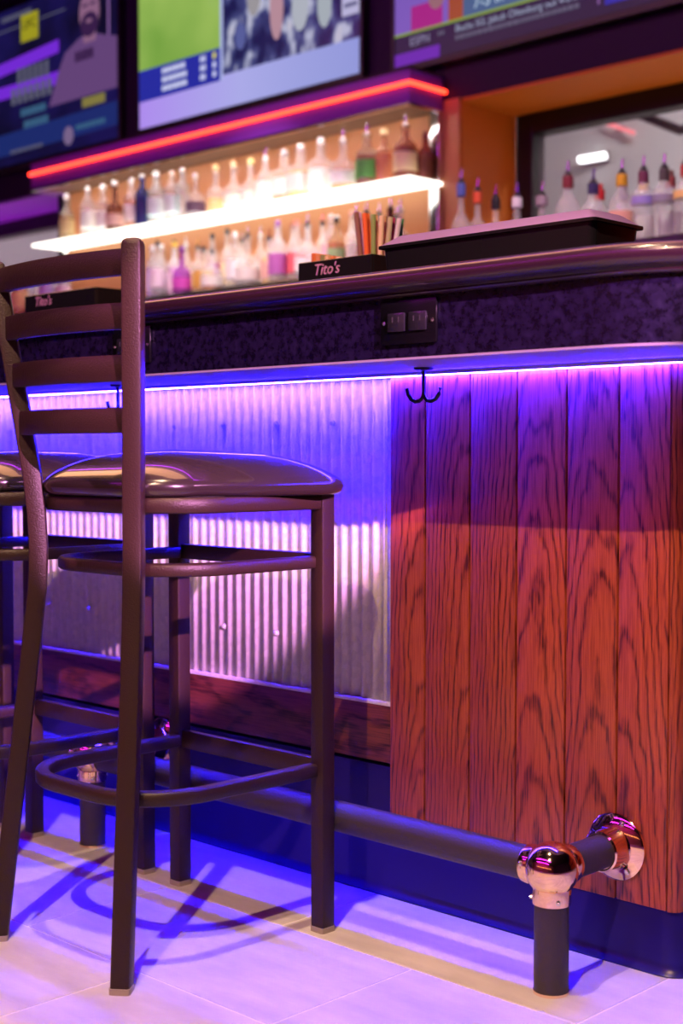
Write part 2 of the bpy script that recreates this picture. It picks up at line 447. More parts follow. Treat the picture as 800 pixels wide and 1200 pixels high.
# lamps of the room beyond
lt = empty('fluorescent_light', (-5.50, 8.04, 2.765), 'short bright white strip light seen through the right window', 'light')
MB().bbox(-0.11, 0.11, 0.02, 0.058, -0.03, 0.03, 0.004).build('housing', 'steel', lt)
MB().tube([(-0.10, 0, 0), (0.10, 0, 0)], 0.024).build('tube', 'strip_tube', lt)
lt2 = empty('neon_sign_tube', (-5.30, 8.05, 2.935), 'faint slanting pink neon tube above the strip light', 'light')
MB().tube([(-0.12, 0, 0.055), (0.12, 0, -0.055)], 0.014).build('tube', 'pink_tube', lt2)
MB().bbox(-0.02, 0.02, 0.0, 0.048, -0.02, 0.02, 0.003).build('bracket', 'steel', lt2)
for i, (x, lab) in enumerate(((-3.0, 'long ceiling light in the room beyond, right side'), (-8.8, 'long ceiling light in the room beyond, left side'))):
    fx = empty('ceiling_light', (x, 6.8, 3.93), lab, 'light', 'ceiling lights in the room beyond')
    MB().bbox(-1.2, 1.2, -0.10, 0.10, 0.02, 0.07, 0.005).build('housing', 'steel', fx)
    MB().bbox(-1.15, 1.15, -0.06, 0.06, 0.0, 0.02, 0.004).build('diffuser', ('white_tube', 'dim_tube')[i], fx)
tr = empty('roof_truss', (-4.20, 7.0, 2.60), 'black steel truss crossing the upper right window corner', 'truss')
MB().bbox(-0.5, 6.0, -0.04, 0.04, 0.15, 0.24, 0.005).build('top_chord', 'black_frame', tr)
for k in range(0, 6):
    x0 = k * 0.74
    for a, bq in (((x0 - 0.36, 0.15), (x0, -0.03)), ((x0, -0.03), (x0 + 0.36, 0.15))):
        MB().tube([(a[0], 0, a[1]), (bq[0], 0, bq[1])], 0.026, 8).build('brace', 'black_frame', tr)
for x0 in (-0.4, 5.9): MB().bbox(x0 - 0.03, x0 + 0.03, -0.03, 0.03, 0.24, 1.4, 0.004).build('hanger', 'black_frame', tr)

# ------------------------------------------------------------------ lamps on this side of the room
for i, (p, t, pw, c, ang) in enumerate(SPOTS):
    lab = ['black ceiling spotlight above and behind the viewer', 'added black fill spotlight far to the right of the bar', 'black ceiling spotlight above the nearest stool', 'added black fill spotlight aimed at the bottles before the window', 'added black fill spotlight aimed at the lit bottle shelf'][i]
    s = empty('ceiling_spotlight', p, lab, 'spotlight', 'black ceiling spotlights')  # the added fill spots get the same fixture
    d = (Vector(t) - Vector(p)).normalized()
    q = d.to_track_quat('-Z', 'Y').to_euler()
    MB().lathe([(0.03, 0.12), (0.05, 0.10), (0.055, -0.04), (0.050, -0.04), (0.046, 0.06), (0.0005, 0.06)], 20).build('shade', 'black_frame', s, rot=q)
    MB().tube([(0, 0, 0.08), (0, 0, CEIL - p[2])], 0.009, 8).build('stem', 'black_frame', s)
    MB().lathe([(0.05, CEIL - p[2] - 0.025), (0.05, CEIL - p[2])], 16).build('canopy', 'black_frame', s)
for i, (x, y, lab) in enumerate(((-2.6, -1.6, 'long purple ceiling tube nearer the bar'), (-2.6, -3.4, 'long purple ceiling tube nearer the warm wall'), (-3.6, 2.9, 'long purple ceiling tube over the bartender aisle'))):
    t = empty('purple_light_tube', (x, y, CEIL - 0.10), lab, 'light', 'purple ceiling tubes')
    MB().bbox(-3.4, 3.4, -0.04, 0.04, 0.04, 0.10, 0.004).build('housing', 'black_frame', t)
    MB().tube([(-3.3, 0, 0), (3.3, 0, 0)], 0.035, 12).build('tube', 'purple_tube' if y < 0 else 'aisle_tube', t)
t = empty('ceiling_light_box', (-4.4, 2.22, CEIL), 'long warm ceiling light box above the bar top', 'light')
MB().bbox(-3.1, 3.1, -0.40, 0.40, -0.10, -0.002, 0.006).build('housing', 'black_frame', t)
MB().bbox(-3.06, 3.06, -0.37, 0.37, -0.106, -0.1005, 0.002, 1).build('diffuser', 'light_box', t)
t = empty('wall_wash_light', (-1.0, YN + 0.10, 1.9), 'long warm wall light on the wall facing the bar', 'light')
MB().bbox(-4.0, 4.0, -0.09, -0.04, -0.03, 0.03, 0.004).build('housing', 'black_frame', t)
MB().tube([(-3.9, 0, 0), (3.9, 0, 0)], 0.03, 12).build('tube', 'warm_tube', t)

# ------------------------------------------------------------------ bar front
BX0, BXC = -6.4, -1.10            # left end, right end of the front
YF = 1.85                         # plane of the front finish
bar = empty('bar_counter', (-3.0, 1.85, 0), 'bar front of ribbed metal and red oak planks', 'bar counter')
def P(root, name, mb, mat, smooth=35):
    o = mb.build(name, mat, root, smooth=smooth); o.location = -root.location; return o
P(bar, 'core', MB().box(BX0, BXC - 0.03, YF + 0.03, 2.30, 0.0, 0.92), 'cleat', 0)
# corrugated sheet, ribs 0.0262 apart
per, dep = 0.0262, 0.0045
prof = []
x = -1.690
prof.append((-1.6775, 0.002)); prof.append((-1.690, 0.002))
while x > BX0:
    for dx, o in ((0.0, 0.0), (0.0030, dep * 0.55), (0.0055, dep), (0.0085, dep), (0.0110, dep * 0.55), (0.0140, 0.0), (0.0200, -0.0006)):
        prof.append((x - dx, o))
    x -= per
vs = []; fs = []
for px_, o in prof:
    vs += [(px_, YF + 0.004 - o, 0.340), (px_, YF + 0.004 - o, 0.915)]
for i in range(len(prof) - 1): fs.append((2 * i, 2 * i + 1, 2 * i + 3, 2 * i + 2))
sheet = P(bar, 'corrugated_panel', MB().add(vs, fs), 'galvanised', 30)
sol = sheet.modifiers.new('thickness', 'SOLIDIFY'); sol.thickness = 0.0012; sol.offset = -1
screw_me = MB().lathe([(0.0066, 0.0), (0.0066, 0.0012), (0.0045, 0.0016), (0.0042, 0.0052), (0.0030, 0.0062), (0.0005, 0.0064)], 10).mesh('screw', 'steel')
zinc_me = screw_me.copy(); zinc_me.materials[0] = M('galvanised')
for z in (0.838, 0.440):
    for k in range(0, 12):
        sx = -1.826 - 0.1513 * k
        inst('screw', zinc_me, sheet, (sx, YF + 0.004 - dep * 0.6, z), rot=(PI / 2, 0, 0))
# metal edge strip along the foot of the sheet
P(bar, 'edge_strip', MB().bbox(BX0, -1.678, YF - 0.006, YF + 0.004, 0.336, 0.343, 0.001), 'galvanised')
# oak board below the sheet
for x0, x1 in ((-3.62, -1.679), (-6.4, -3.623)):
    o = MB().bbox(-(x1 - x0) / 2, (x1 - x0) / 2, -0.009, 0.009, -0.0505, 0.0505, 0.002).build('base_board', 'oak_band', bar)
    o.location = Vector(((x0 + x1) / 2, YF + 0.004, 0.2855)) - bar.location
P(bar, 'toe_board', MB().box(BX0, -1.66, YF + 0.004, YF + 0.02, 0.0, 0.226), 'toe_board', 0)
# oak planks, tongue and groove
edges = [-1.6765, -1.595, -1.497, -1.400, -1.303, -1.207, -1.117]
for a, bq in zip(edges[:-1], edges[1:]):
    wd = bq - a
    o = MB().bbox(-wd / 2 + 0.0012, wd / 2 - 0.0012, -0.008, 0.008, -0.41, 0.41, 0.0028, 2).build('plank', 'oak_red', bar)
    o.location = Vector(((a + bq) / 2, YF - 0.002, 0.508)) - bar.location
cp_ = MB().loft([[(p[0], p[1], z) for p in [(BXC - 0.016, YF + 0.03), (BXC - 0.016, YF - 0.009)] + arc(BXC - 0.016, YF + 0.007, 0.016, -90, 0, 5) + [(BXC, YF + 0.03)]] for z in (0.098, 0.918)])
P(bar, 'corner_post', cp_, 'oak_red')
for k in range(4):
    y0 = YF + 0.03 + k * 0.105
    o = MB().bbox(-0.008, 0.008, -0.0513, 0.0513, -0.41, 0.41, 0.0028, 2).build('plank', 'oak_red', bar)
    o.location = Vector((BXC - 0.008, y0 + 0.0525, 0.508)) - bar.location
# cove base with rounded corner
kp = [(BX0, YF - 0.004), (BXC - 0.03, YF - 0.004)] + arc(BXC - 0.03, YF + 0.031, 0.035, -90, 0, 6)[1:] + [(BXC + 0.005, 2.27)]
P(bar, 'cove_base', MB().sweep(kp, [(-0.006, 0.0), (0.012, 0.0), (0.0125, 0.002), (0.006, 0.008), (0.003, 0.018), (0.003, 0.096), (0.001, 0.101), (-0.006, 0.101)]), 'kick_blue_lit')

# ------------------------------------------------------------------ bar top
YT, XT, RT = 1.59, -0.84, 0.25
top = empty('bar_worktop', (-3.0, 1.9, 0.92), 'dark bar top with rounded nosing and hammered apron', 'bar top')
tp = [(BX0 - 0.1, YT), (XT - RT - 0.35, YT), (XT - RT, YT)] + arc(XT - RT, YT + RT, RT, -90, 0, 14)[1:] + [(XT, 2.30)]
P(top, 'apron', MB().sweep(tp, [(-0.020, 0.926), (0.0, 0.926), (0.0, 1.016), (-0.020, 1.016)]), 'hammered_apron')
P(top, 'nosing', MB().sweep(tp, [(-0.06, 1.0130), (0.008, 1.0130), (0.013, 1.0143), (0.0155, 1.0173), (0.014, 1.0203), (0.015, 1.0220), (0.024, 1.0242), (0.030, 1.0302), (0.032, 1.0371), (0.031, 1.0440), (0.025, 1.0508), (0.014, 1.0547), (0.0, 1.0556), (-0.012, 1.0534), (-0.022, 1.0483), (-0.06, 1.0465)]), 'nosing_wood', 50)
inner = [(BX0 - 0.1, YT + 0.03), (XT - RT, YT + 0.03)] + arc(XT - RT, YT + RT, RT - 0.03, -90, 0, 14)[1:] + [(XT - 0.03, 2.30), (BX0 - 0.1, 2.30)]
P(top, 'slab', MB().loft([[(a, bq, z) for a, bq in inner] for z in (1.020, 1.053)]), 'counter_black', 20)
und = [(BX0 - 0.1, YT + 0.001), (XT - RT, YT + 0.001)] + arc(XT - RT, YT + RT, RT - 0.001, -90, 0, 14)[1:] + [(XT - 0.001, 2.29), (BX0 - 0.1, 2.29)]
P(top, 'underside_board', MB().loft([[(a, bq, z) for a, bq in und] for z in (0.9215, 0.9255)]), 'underside', 20)
P(top, 'drink_rail', MB().bbox(BX0, XT - 0.05, 2.255, 2.30, 1.053, 1.072, 0.004), 'nosing_wood')

def outlet(x0):
    pl = P(top, 'outlet_plate', MB().bbox(x0 - 0.055, x0 + 0.055, YT - 0.0065, YT - 0.0005, 0.944, 1.0105, 0.0022), 'black_plastic')
    for sx in (-0.021, 0.021):
        s = MB().bbox(-0.0175, 0.0175, -0.0035, 0.001, -0.0145, 0.0145, 0.0025).build('socket', 'tray_black', pl, (x0 + sx, YT - 0.007, 0.977))
        for hx in (-0.006, 0.006):
            MB().box(-0.0011, 0.0011, -0.0003, 0.0006, -0.004, 0.004).build('slot', 'ceiling_black', s, (hx, -0.0037, 0.004), smooth=0)
    for sx in (-0.048, 0.048):
        inst('screw', screw_me, pl, (x0 + sx, YT - 0.0062, 0.977), rot=(PI / 2, 0, 0)).scale = (0.5, 0.5, 0.4)
    return pl
outlet(-1.407); outlet(-2.076)

def bag_hook(x0, label):
    h = empty('bag_hook', (x0, 1.752, 0.9213), label, 'hook', 'double bag hooks under the bar top')
    MB().lathe([(0.016, 0.0), (0.016, -0.003), (0.012, -0.0045), (0.0005, -0.0048)], 16).build('mounting_plate', 'hook_steel', h)
    MB().tube([(0, 0, -0.003), (0, 0, -0.050)], 0.0032, 10).build('stem', 'hook_steel', h)
    for s in (-1, 1):
        pts = [(s * a, 0, z) for a, z in ((0.0, -0.040), (0.002, -0.048), (0.008, -0.0535), (0.017, -0.0545), (0.026, -0.051), (0.033, -0.043), (0.036, -0.033))]
        MB().tube(pts, [0.003, 0.0032, 0.0034, 0.0036, 0.0036, 0.0034, 0.0034], 10).build('prong', 'hook_steel', h)
bag_hook(-1.522, 'dark double bag hook in front of the oak planks')
bag_hook(-2.34, 'dark double bag hook in front of the ribbed metal')

# LED strip along the joint of bar top and front
lp = [(BX0, YF - 0.016), (BXC - 0.016, YF - 0.016)] + arc(BXC - 0.016, YF + 0.008, 0.024, -90, 0, 5)[1:] + [(BXC + 0.008, 2.2)]
ls = empty('led_light_strip', (-3.0, YF - 0.012, 0.915), 'glowing blue light strip under the bar top', 'light strip')
P(ls, 'channel', MB().sweep(lp, [(-0.006, 0.9155), (-0.0048, 0.9155), (-0.0048, 0.9185), (0.0048, 0.9185), (0.0048, 0.9155), (0.006, 0.9155), (0.006, 0.9212), (-0.006, 0.9212)]), 'steel')
P(ls, 'diffuser', MB().sweep(lp, [(-0.0046, 0.9143), (0.0046, 0.9143), (0.0046, 0.9184), (-0.0046, 0.9184)]), 'led_blue')

# ------------------------------------------------------------------ foot rail
RY, RZ, RR = 1.671, 0.181, 0.0254
fr = empty('foot_rail', (-2.3, RY, 0), 'dark foot rail with copper ball fittings along the bar', 'foot rail')
posts = [-1.204, -2.324, -3.444, -4.564, -5.684]
P(fr, 'rail', MB().tube([(BX0 + 0.2, RY, RZ), (posts[0] - 0.03, RY, RZ)], RR, 24), 'rail_powder')
ball_prof = [(0.0005, -0.0395)] + [(0.0395 * math.cos(math.radians(a)), 0.0395 * math.sin(math.radians(a))) for a in range(-80, 90, 10)] + [(0.0005, 0.0395)]
ball_me = MB().lathe(ball_prof, 32).mesh('ball', 'copper', 60)
side_me = MB().lathe([(0.0256, 0.026), (0.0285, 0.026), (0.0290, 0.028), (0.0290, 0.0405), (0.0282, 0.042), (0.0256, 0.042)], 32).mesh('collar', 'copper', 40)
coll_me = MB().lathe([(0.0256, 0.026), (0.0280, 0.026), (0.0285, 0.030), (0.0285, 0.048), (0.0280, 0.050), (0.0256, 0.050)], 32).mesh('collar', 'copper', 40)
post_me = MB().lathe([(RR, 0.003), (RR, RZ - 0.03)], 24).mesh('post', 'rail_powder')
foot_me = MB().lathe([(0.0262, 0.0), (0.0262, 0.004), (0.024, 0.0045)], 24).mesh('foot_ring', 'copper')
stub_me = MB().lathe([(RR, 0.034), (RR, YF - RY - 0.012)], 24).mesh('stub', 'rail_powder')
fl_prof = [(0.0262, -0.046), (0.0285, -0.048), (0.031, -0.046), (0.031, -0.020), (0.034, -0.014), (0.047, -0.009), (0.0515, -0.005), (0.0515, 0.0), (0.0262, 0.0)]
fl_me = MB().lathe(fl_prof, 36).mesh('flange', 'copper', 40)
for i, x in enumerate(posts):
    b_ = inst('ball', ball_me, fr, Vector((x, RY, RZ)) - fr.location)
    c_ = inst('collar', coll_me, b_, (0, 0, 0), rot=(PI, 0, 0))
    sides = [(-PI / 2)] if i == 0 else [(-PI / 2), (PI / 2)]
    for s in sides: inst('collar', side_me, b_, rot=(0, s, 0))
    inst('collar', side_me, b_, rot=(-PI / 2, 0, 0))
    for a in (-2.5, -0.6, 1.3):
        inst('set_screw', screw_me, b_, (0.0280 * math.cos(a), 0.0280 * math.sin(a), -0.042), rot=(0, PI / 2, a)).scale = (0.6, 0.6, 0.6)
    for a in (0.8, 2.9, 5.0):
        inst('set_screw', screw_me, b_, (-0.036, 0.0285 * math.cos(a), 0.0285 * math.sin(a)), rot=(a - PI / 2, 0, 0)).scale = (0.6, 0.6, 0.6)
    inst('post', post_me, fr, Vector((x, RY, 0)) - fr.location)
    inst('foot_ring', foot_me, fr, Vector((x, RY, 0)) - fr.location)
    inst('stub', stub_me, fr, Vector((x, RY, RZ)) - fr.location, rot=(-PI / 2, 0, 0))
    yw_ = YF - 0.0105 if i == 0 else YF + 0.0035
    f_ = inst('flange', fl_me, fr, Vector((x, yw_, RZ)) - fr.location, rot=(-PI / 2, 0, 0))
    for a in (0.9, 0.9 + 2 * PI / 3, 0.9 + 4 * PI / 3):
        inst('screw', screw_me, f_, (0.041 * math.cos(a), 0.041 * math.sin(a), -0.0105), rot=(PI, 0, 0)).scale = (0.8, 0.8, 0.6)

# ------------------------------------------------------------------ bar stools
SX = -1.814                      # centre line of the nearest stool
def make_stool():
    r = empty('bar_stool', (SX, 1.441, 0))
    oy = 1.45
    def Q(name, mb, mat='stool_metal', smooth=35, parent=None):
        o = mb.build(name, mat, parent or r, smooth=smooth)
        if parent is None: o.location = (0, -oy, 0)
        return o
    # rear posts: splayed legs that lean back above the seat, tubes turned outwards
    for s in (-1, 1):
        keys = [(0.163, 1.245, 0.0), (0.1305, 1.2935, 0.50), (0.1255, 1.2995, 0.57), (0.1245, 1.3015, 0.63), (0.127, 1.2995, 0.69), (0.1325, 1.2955, 0.75), (0.178, 1.262, 1.078)]
        ang = s * math.radians(38)
        secs = []
        for (ax, ay, az) in keys:
            sec = rrect(0.0295, 0.0295, 0.004, 2)
            secs.append([(s * ax + p[0] * math.cos(ang) - p[1] * math.sin(ang), ay + p[0] * math.sin(ang) + p[1] * math.cos(ang), az) for p in sec])
        ax, ay, az = keys[-1]
        for k, dz in ((0.9, 0.006), (0.62, 0.0095), (0.2, 0.011)):
            sec = rrect(0.0295 * k, 0.0295 * k, 0.004 * k, 2)
            secs.append([(s * ax + p[0] * math.cos(ang) - p[1] * math.sin(ang), ay + p[0] * math.sin(ang) + p[1] * math.cos(ang), az + dz) for p in sec])
        lg = Q('back_post', MB().loft(secs))
        g = MB().loft([[(s * 0.163 + p[0] * math.cos(ang) - p[1] * math.sin(ang), 1.245 + p[0] * math.sin(ang) + p[1] * math.cos(ang), z) for p in rrect(0.032, 0.032, 0.005, 2)] for z in (0.0, 0.009)])
        Q('glide', g, 'glide', parent=lg)
        # straight front legs
        x_ = s * 0.183
        fl = Q('front_leg', MB().loft([[(x_ + p[0], 1.638 + p[1], z) for p in rrect(0.0285, 0.0285, 0.003, 2)] for z in (0.004, 0.722)]))
        g = MB().loft([[(x_ + p[0], 1.638 + p[1], z) for p in rrect(0.031, 0.031, 0.005, 2)] for z in (0.0, 0.009)])
        Q('glide', g, 'glide', parent=fl)
    # ladder slats
    for zc in (1.0565, 0.9805, 0.906, 0.8305):
        f = (zc - 0.66) / (1.078 - 0.66)
        hw = 0.128 + 0.050 * f - 0.008; yb = 1.298 - 0.036 * f
        pts = []
        n = 14
        for i in range(n + 1):
            u = -1 + 2 * i / n
            pts.append((hw * u, yb - 0.020 * (1 - u * u)))
        Q('slat', MB().sweep(pts, [(-0.0055, zc - 0.019), (0.0055, zc - 0.019), (0.007, zc - 0.0165), (0.007, zc + 0.0165), (0.0055, zc + 0.019), (-0.0055, zc + 0.019), (-0.007, zc + 0.0165), (-0.007, zc - 0.0165)]))
    # hoops: U shaped, ends on the front legs
    def hoop(name, z, hw, yr, rc, th=0.011, h=0.022, bow=0.0):
        path = [(hw + 0.003, 1.624), (hw, yr + rc)] + arc(hw - rc, yr + rc, rc, 0, -90, 10)[1:]
        path += [(0, yr - bow)]
        left = [(-p[0], p[1]) for p in path[:-1]][::-1]
        path = path + left
        e = 0.003
        return Q(name, MB().sweep(path, [(-th + e, z - h / 2), (th - e, z - h / 2), (th, z - h / 2 + e), (th, z + h / 2 - e), (th - e, z + h / 2), (-th + e, z + h / 2), (-th, z + h / 2 - e), (-th, z - h / 2 + e)]), smooth=60)
    hoop('foot_ring', 0.266, 0.172, 1.278, 0.125)
    hoop('side_hoop', 0.606, 0.168, 1.327, 0.115, h=0.020)
    hoop('seat_frame', 0.704, 0.180, 1.316, 0.105, h=0.024)
    # front rails
    for z, h in ((0.607, 0.026), (0.268, 0.032), (0.706, 0.022)):
        Q('front_rail', MB().bbox(-0.171, 0.171, 1.631, 1.645, z - h / 2, z + h / 2, 0.002))
    # cushion
    def outline(grow):
        f, b_, yf, yb = 0.229 + grow, 0.160 + grow, 1.682 + grow, 1.297 - grow
        pts = []
        rf, rb = 0.075 + grow, 0.10 + grow
        for cx_, cy_, rr_, a0, a1 in ((f - rf, yf - rf, rf, 90, 0), (b_ + 0.012 - rb, yb + rb, rb, 0, -90)):
            pts += arc(cx_, cy_, rr_, a0, a1, 9)
        return pts + [(-p[0], p[1]) for p in pts[::-1]]
    base = outline(0.0)
    def ring_(k, z):   # shrink towards centre
        return [(p[0] * k, 1.49 + (p[1] - 1.49) * k, z) for p in base]
    secs = [ring_(0.955, 0.7165), ring_(0.985, 0.7180), ring_(1.0, 0.7225), ring_(1.010, 0.7305), ring_(1.000, 0.7385), ring_(0.965, 0.7455), ring_(0.91, 0.7535), ring_(0.83, 0.7625), ring_(0.72, 0.7715), ring_(0.58, 0.7790), ring_(0.40, 0.7845), ring_(0.20, 0.7873), ring_(0.03, 0.7880)]
    cu = Q('seat_cushion', MB().loft(secs), 'stool_vinyl', 60)
    return r
st0 = make_stool()
tag(st0, 'dark metal ladder-back bar stool, nearest and fully in view', 'bar stool', 'ladder-back bar stools')
for k, lab in ((1, 'second bar stool, half hidden behind the nearest stool'), (2, 'third bar stool, only a blue-lit leg at the left edge')):
    c = copy_tree(st0); c.location = (SX - 0.470 * k, 1.441, 0); c['label'] = lab

# ------------------------------------------------------------------ things on the bar top
def caddy(loc, wd, dp, h, label, text, tx):
    r = empty('napkin_caddy', loc, label, 'caddy', 'black napkin caddies on the bar top')
    for nm, a in (('front_wall', (-wd / 2, wd / 2, -dp / 2, -dp / 2 + 0.006, 0.004, h)), ('back_wall', (-wd / 2, wd / 2, dp / 2 - 0.006, dp / 2, 0.004, h)), ('side_wall', (-wd / 2, -wd / 2 + 0.006, -dp / 2 + 0.006, dp / 2 - 0.006, 0.004, h)), ('side_wall', (wd / 2 - 0.006, wd / 2, -dp / 2 + 0.006, dp / 2 - 0.006, 0.004, h)), ('divider', (tx - 0.003, tx + 0.003, -dp / 2 + 0.006, dp / 2 - 0.006, 0.004, h - 0.01)), ('bottom', (-wd / 2, wd / 2, -dp / 2, dp / 2, 0.0, 0.004))):
        MB().bbox(*a, 0.001, 1).build(nm, 'tray_black', r)
    text_mesh('lettering', text, 0.032, 'lettering_pink', r, (-wd / 2 + 0.045, -dp / 2 - 0.0007, h - 0.029), shear=0.25)
    return r
BT = 1.0535
c1 = caddy((-2.005, 2.10, BT), 0.205, 0.13, 0.118, 'black napkin caddy with pink script beside the straws', "Tito's", 0.035)
c2 = caddy((-2.955, 2.10, BT), 0.30, 0.13, 0.128, 'black napkin caddy seen between the nearest stool slats', "Tito's", 0.04)
# paper napkins and coloured picks in the first caddy
for i, (cx_, col) in enumerate(((-2.090, (0.9, 0.25, 0.06)), (-2.078, (0.95, 0.42, 0.2)), (-2.064, (0.35, 0.4, 0.15)), (-2.052, (0.95, 0.75, 0.4)), (-2.036, (0.9, 0.3, 0.1)), (-2.020, (0.97, 0.85, 0.7)))):
    o = MB().bbox(-0.005, 0.005, -0.04, 0.04, 0, 0.135 - 0.003 * i, 0.001, 1).build('napkin', colour_mat('paper', col), None, (cx_, 2.10, BT + 0.0045))
    tag(o, ['orange', 'light orange', 'olive green', 'cream yellow', 'red orange', 'pale cream'][i] + ' folded paper napkin in the caddy beside the straws', 'napkin', 'napkins in the bar caddy')
# straw cup + straws
sc_ = empty('straw_cup', (-2.050, 2.215, BT), 'blue black straw cup behind the napkin caddy', 'cup')
MB().lathe([(0.030, 0.0), (0.043, 0.085), (0.045, 0.088), (0.040, 0.086), (0.028, 0.004), (0.0005, 0.004)], 24).build('body', colour_mat('plastic', (0.03, 0.03, 0.25)), sc_)
straw_cols = [((0.75, 0.5, 0.85), 'lilac'), ((0.30, 0.15, 0.12), 'brown'), ((0.95, 0.22, 0.05), 'orange red'), ((0.95, 0.18, 0.04), 'bright orange'), ((0.85, 0.55, 0.25), 'tan'), ((0.30, 0.45, 0.15), 'olive green'), ((0.93, 0.62, 0.30), 'peach'), ((0.95, 0.75, 0.50), 'cream'), ((0.65, 0.03, 0.20), 'crimson'), ((0.60, 0.60, 0.35), 'khaki'), ((0.10, 0.45, 0.20), 'green'), ((0.88, 0.85, 0.95), 'white')]
for i, (c_, nm) in enumerate(straw_cols):
    u = -1 + 2 * i / (len(straw_cols) - 1)
    p0 = Vector((u * 0.026, 0.013 * (-1) ** i, 0.006)); p1 = Vector((u * 0.068, 0.010 * (-1) ** i, 0.245 - 0.030 * (u + 1) / 2))
    o = MB().tube([p0, p1], 0.0055, 8).build('straw', colour_mat('paper', c_), None, sc_.location[:])
    tag(o, '%s drinking straw in the cup behind the napkin caddy, number %s from the left' % (nm, ['one', 'two', 'three', 'four', 'five', 'six', 'seven', 'eight', 'nine', 'ten', 'eleven', 'twelve'][i]), 'straw', 'straws in the cup')
# garnish tray with frosted lid
tr_ = empty('garnish_tray', (-1.447, 1.868, BT), 'long black garnish tray with pale lid on the bar top', 'tray')
hw, hd = 0.222, 0.070
MB().loft([[(p[0], p[1], z) for p in rrect(2 * (hw - s_), 2 * (hd - s_), 0.012, 3)] for z, s_ in ((0.0, 0.012), (0.080, 0.006))]).build('tray_body', 'tray_black', tr_)
MB().loft([[(p[0], p[1], z) for p in rrect(2 * (hw - s_), 2 * (hd - s_), r_, 3)] for z, s_, r_ in ((0.078, 0.0, 0.008), (0.083, 0.0, 0.008))]).build('rim', 'tray_black', tr_)
MB().loft([[(p[0], p[1], z) for p in rrect(2 * (hw - s_), 2 * (hd - s_), r_, 3)] for z, s_, r_ in ((0.083, 0.002, 0.008), (0.099, 0.024, 0.006), (0.101, 0.028, 0.005))]).build('lid', 'lid_frost', tr_, smooth=30)
MB().bbox(-0.03, 0.03, -0.012, 0.012, 0.1005, 0.105, 0.002).build('lid_handle', 'lid_frost', tr_)

# ------------------------------------------------------------------ back bar: cabinet, riser, lit shelf unit
UX0, UX1, UYF, UYB = -7.248, -4.256, 4.80, 5.035
cab = empty('back_bar_cabinet', (-5.0, 4.6, 0), 'dark back bar cabinet below the lit shelves', 'cabinet')
P(cab, 'body', MB().box(-9.5, -1.3, 4.16, 5.036, 0.0, 1.46), 'cabinet_dark', 0)
P(cab, 'top', MB().bbox(-9.55, -1.25, 4.10, 5.036, 1.46, 1.50, 0.004), 'counter_black')
for k in range(12):
    x0 = -9.45 + k * 0.68
    d_ = P(cab, 'door', MB().bbox(x0, x0 + 0.66, 4.138, 4.158, 0.12, 1.40, 0.004), 'cabinet_dark')
    MB().tube([(x0 + 0.60, 4.12, 0.80), (x0 + 0.60, 4.12, 1.0)], 0.006, 8).build('handle', 'steel', d_)
ul = empty('added_uplight_strip', (-2.6, 5.30, 1.20), 'added hidden warm light strip on the sill behind the right bottles', 'light strip')
MB().bbox(-1.4, 1.5, 0.0, 0.06, 0.0, 0.02, 0.003).build('channel', 'steel', ul)
MB().bbox(-1.38, 1.48, 0.015, 0.045, 0.0202, 0.026, 0.002).build('diffuser', 'added_uplight_warm', ul)
ul2 = empty('added_uplight_strip', (-9.0, 5.30, 1.20), 'added hidden violet light strip on the sill left of the lit shelves', 'light strip')
MB().bbox(-1.5, 1.5, 0.0, 0.06, 0.0, 0.02, 0.003).build('channel', 'steel', ul2)
MB().bbox(-1.48, 1.48, 0.015, 0.045, 0.0202, 0.026, 0.002).build('diffuser', 'added_uplight_violet', ul2)
for a, bq, nm in ((PIER_R + 0.002, XR - 0.01, 'sill'), (XL + 0.01, PIER_L - 0.002, 'sill')):
    P(wr, nm, MB().box(a, bq, YB + 0.005, YW - 0.002, 1.16, 1.1995), 'counter_black', 0)
rs = empty('bottle_riser', (-6.4, 4.9, 1.50), 'low black bottle riser on the back bar cabinet', 'riser')
P(rs, 'step', MB().bbox(-8.7, -4.26, 4.74, 5.03, 1.50, 1.62, 0.004), 'counter_black')
P(rs, 'front_trim', MB().bbox(-8.7, -4.26, 4.728, 4.739, 1.50, 1.622, 0.002), 'steel')

un = empty('shelf_unit', (-5.75, 4.92, 1.62), 'glowing bottle shelf under a red-lit canopy with painted purple light', 'shelf unit')
P(un, 'canopy_front', MB().bbox(UX0, UX1, UYF, UYF + 0.02, 2.345, 2.500, 0.003), 'soffit_purple_lit')
P(un, 'canopy_side', MB().bbox(UX1 - 0.02, UX1, UYF + 0.02, UYB, 2.345, 2.500, 0.003), 'soffit_purple_lit')
P(un, 'canopy_side', MB().bbox(UX0, UX0 + 0.02, UYF + 0.02, UYB, 2.345, 2.500, 0.003), 'soffit_purple_lit')
P(un, 'canopy_top', MB().box(UX0, UX1, UYF, UYB, 2.500, 2.512), 'dark_paint', 0)
P(un, 'canopy_underside', MB().box(UX0 + 0.02, UX1 - 0.02, UYF + 0.02, UYB, 2.352, 2.362), 'soffit_inner', 0)
P(un, 'canopy_lip', MB().sweep([(UX0, UYB), (UX0, UYF), (UX1, UYF), (UX1, UYB)], [(-0.012, 2.338), (0.004, 2.338), (0.004, 2.350), (-0.012, 2.350)]), 'steel')
P(un, 'neon_tube', MB().sweep([(UX0 + 0.005, UYF - 0.010), (UX1, UYF - 0.010)] + arc(UX1, UYF, 0.010, -90, 0, 4)[1:] + [(UX1 + 0.010, UYB)], [(0.010 * math.cos(2 * PI * i / 8), 2.436 + 0.010 * math.sin(2 * PI * i / 8)) for i in range(8)]), 'led_red')
P(un, 'lit_shelf', MB().bbox(UX0, UX1, UYF, UYB, 2.012, 2.030, 0.007, 3), 'shelf_glow')
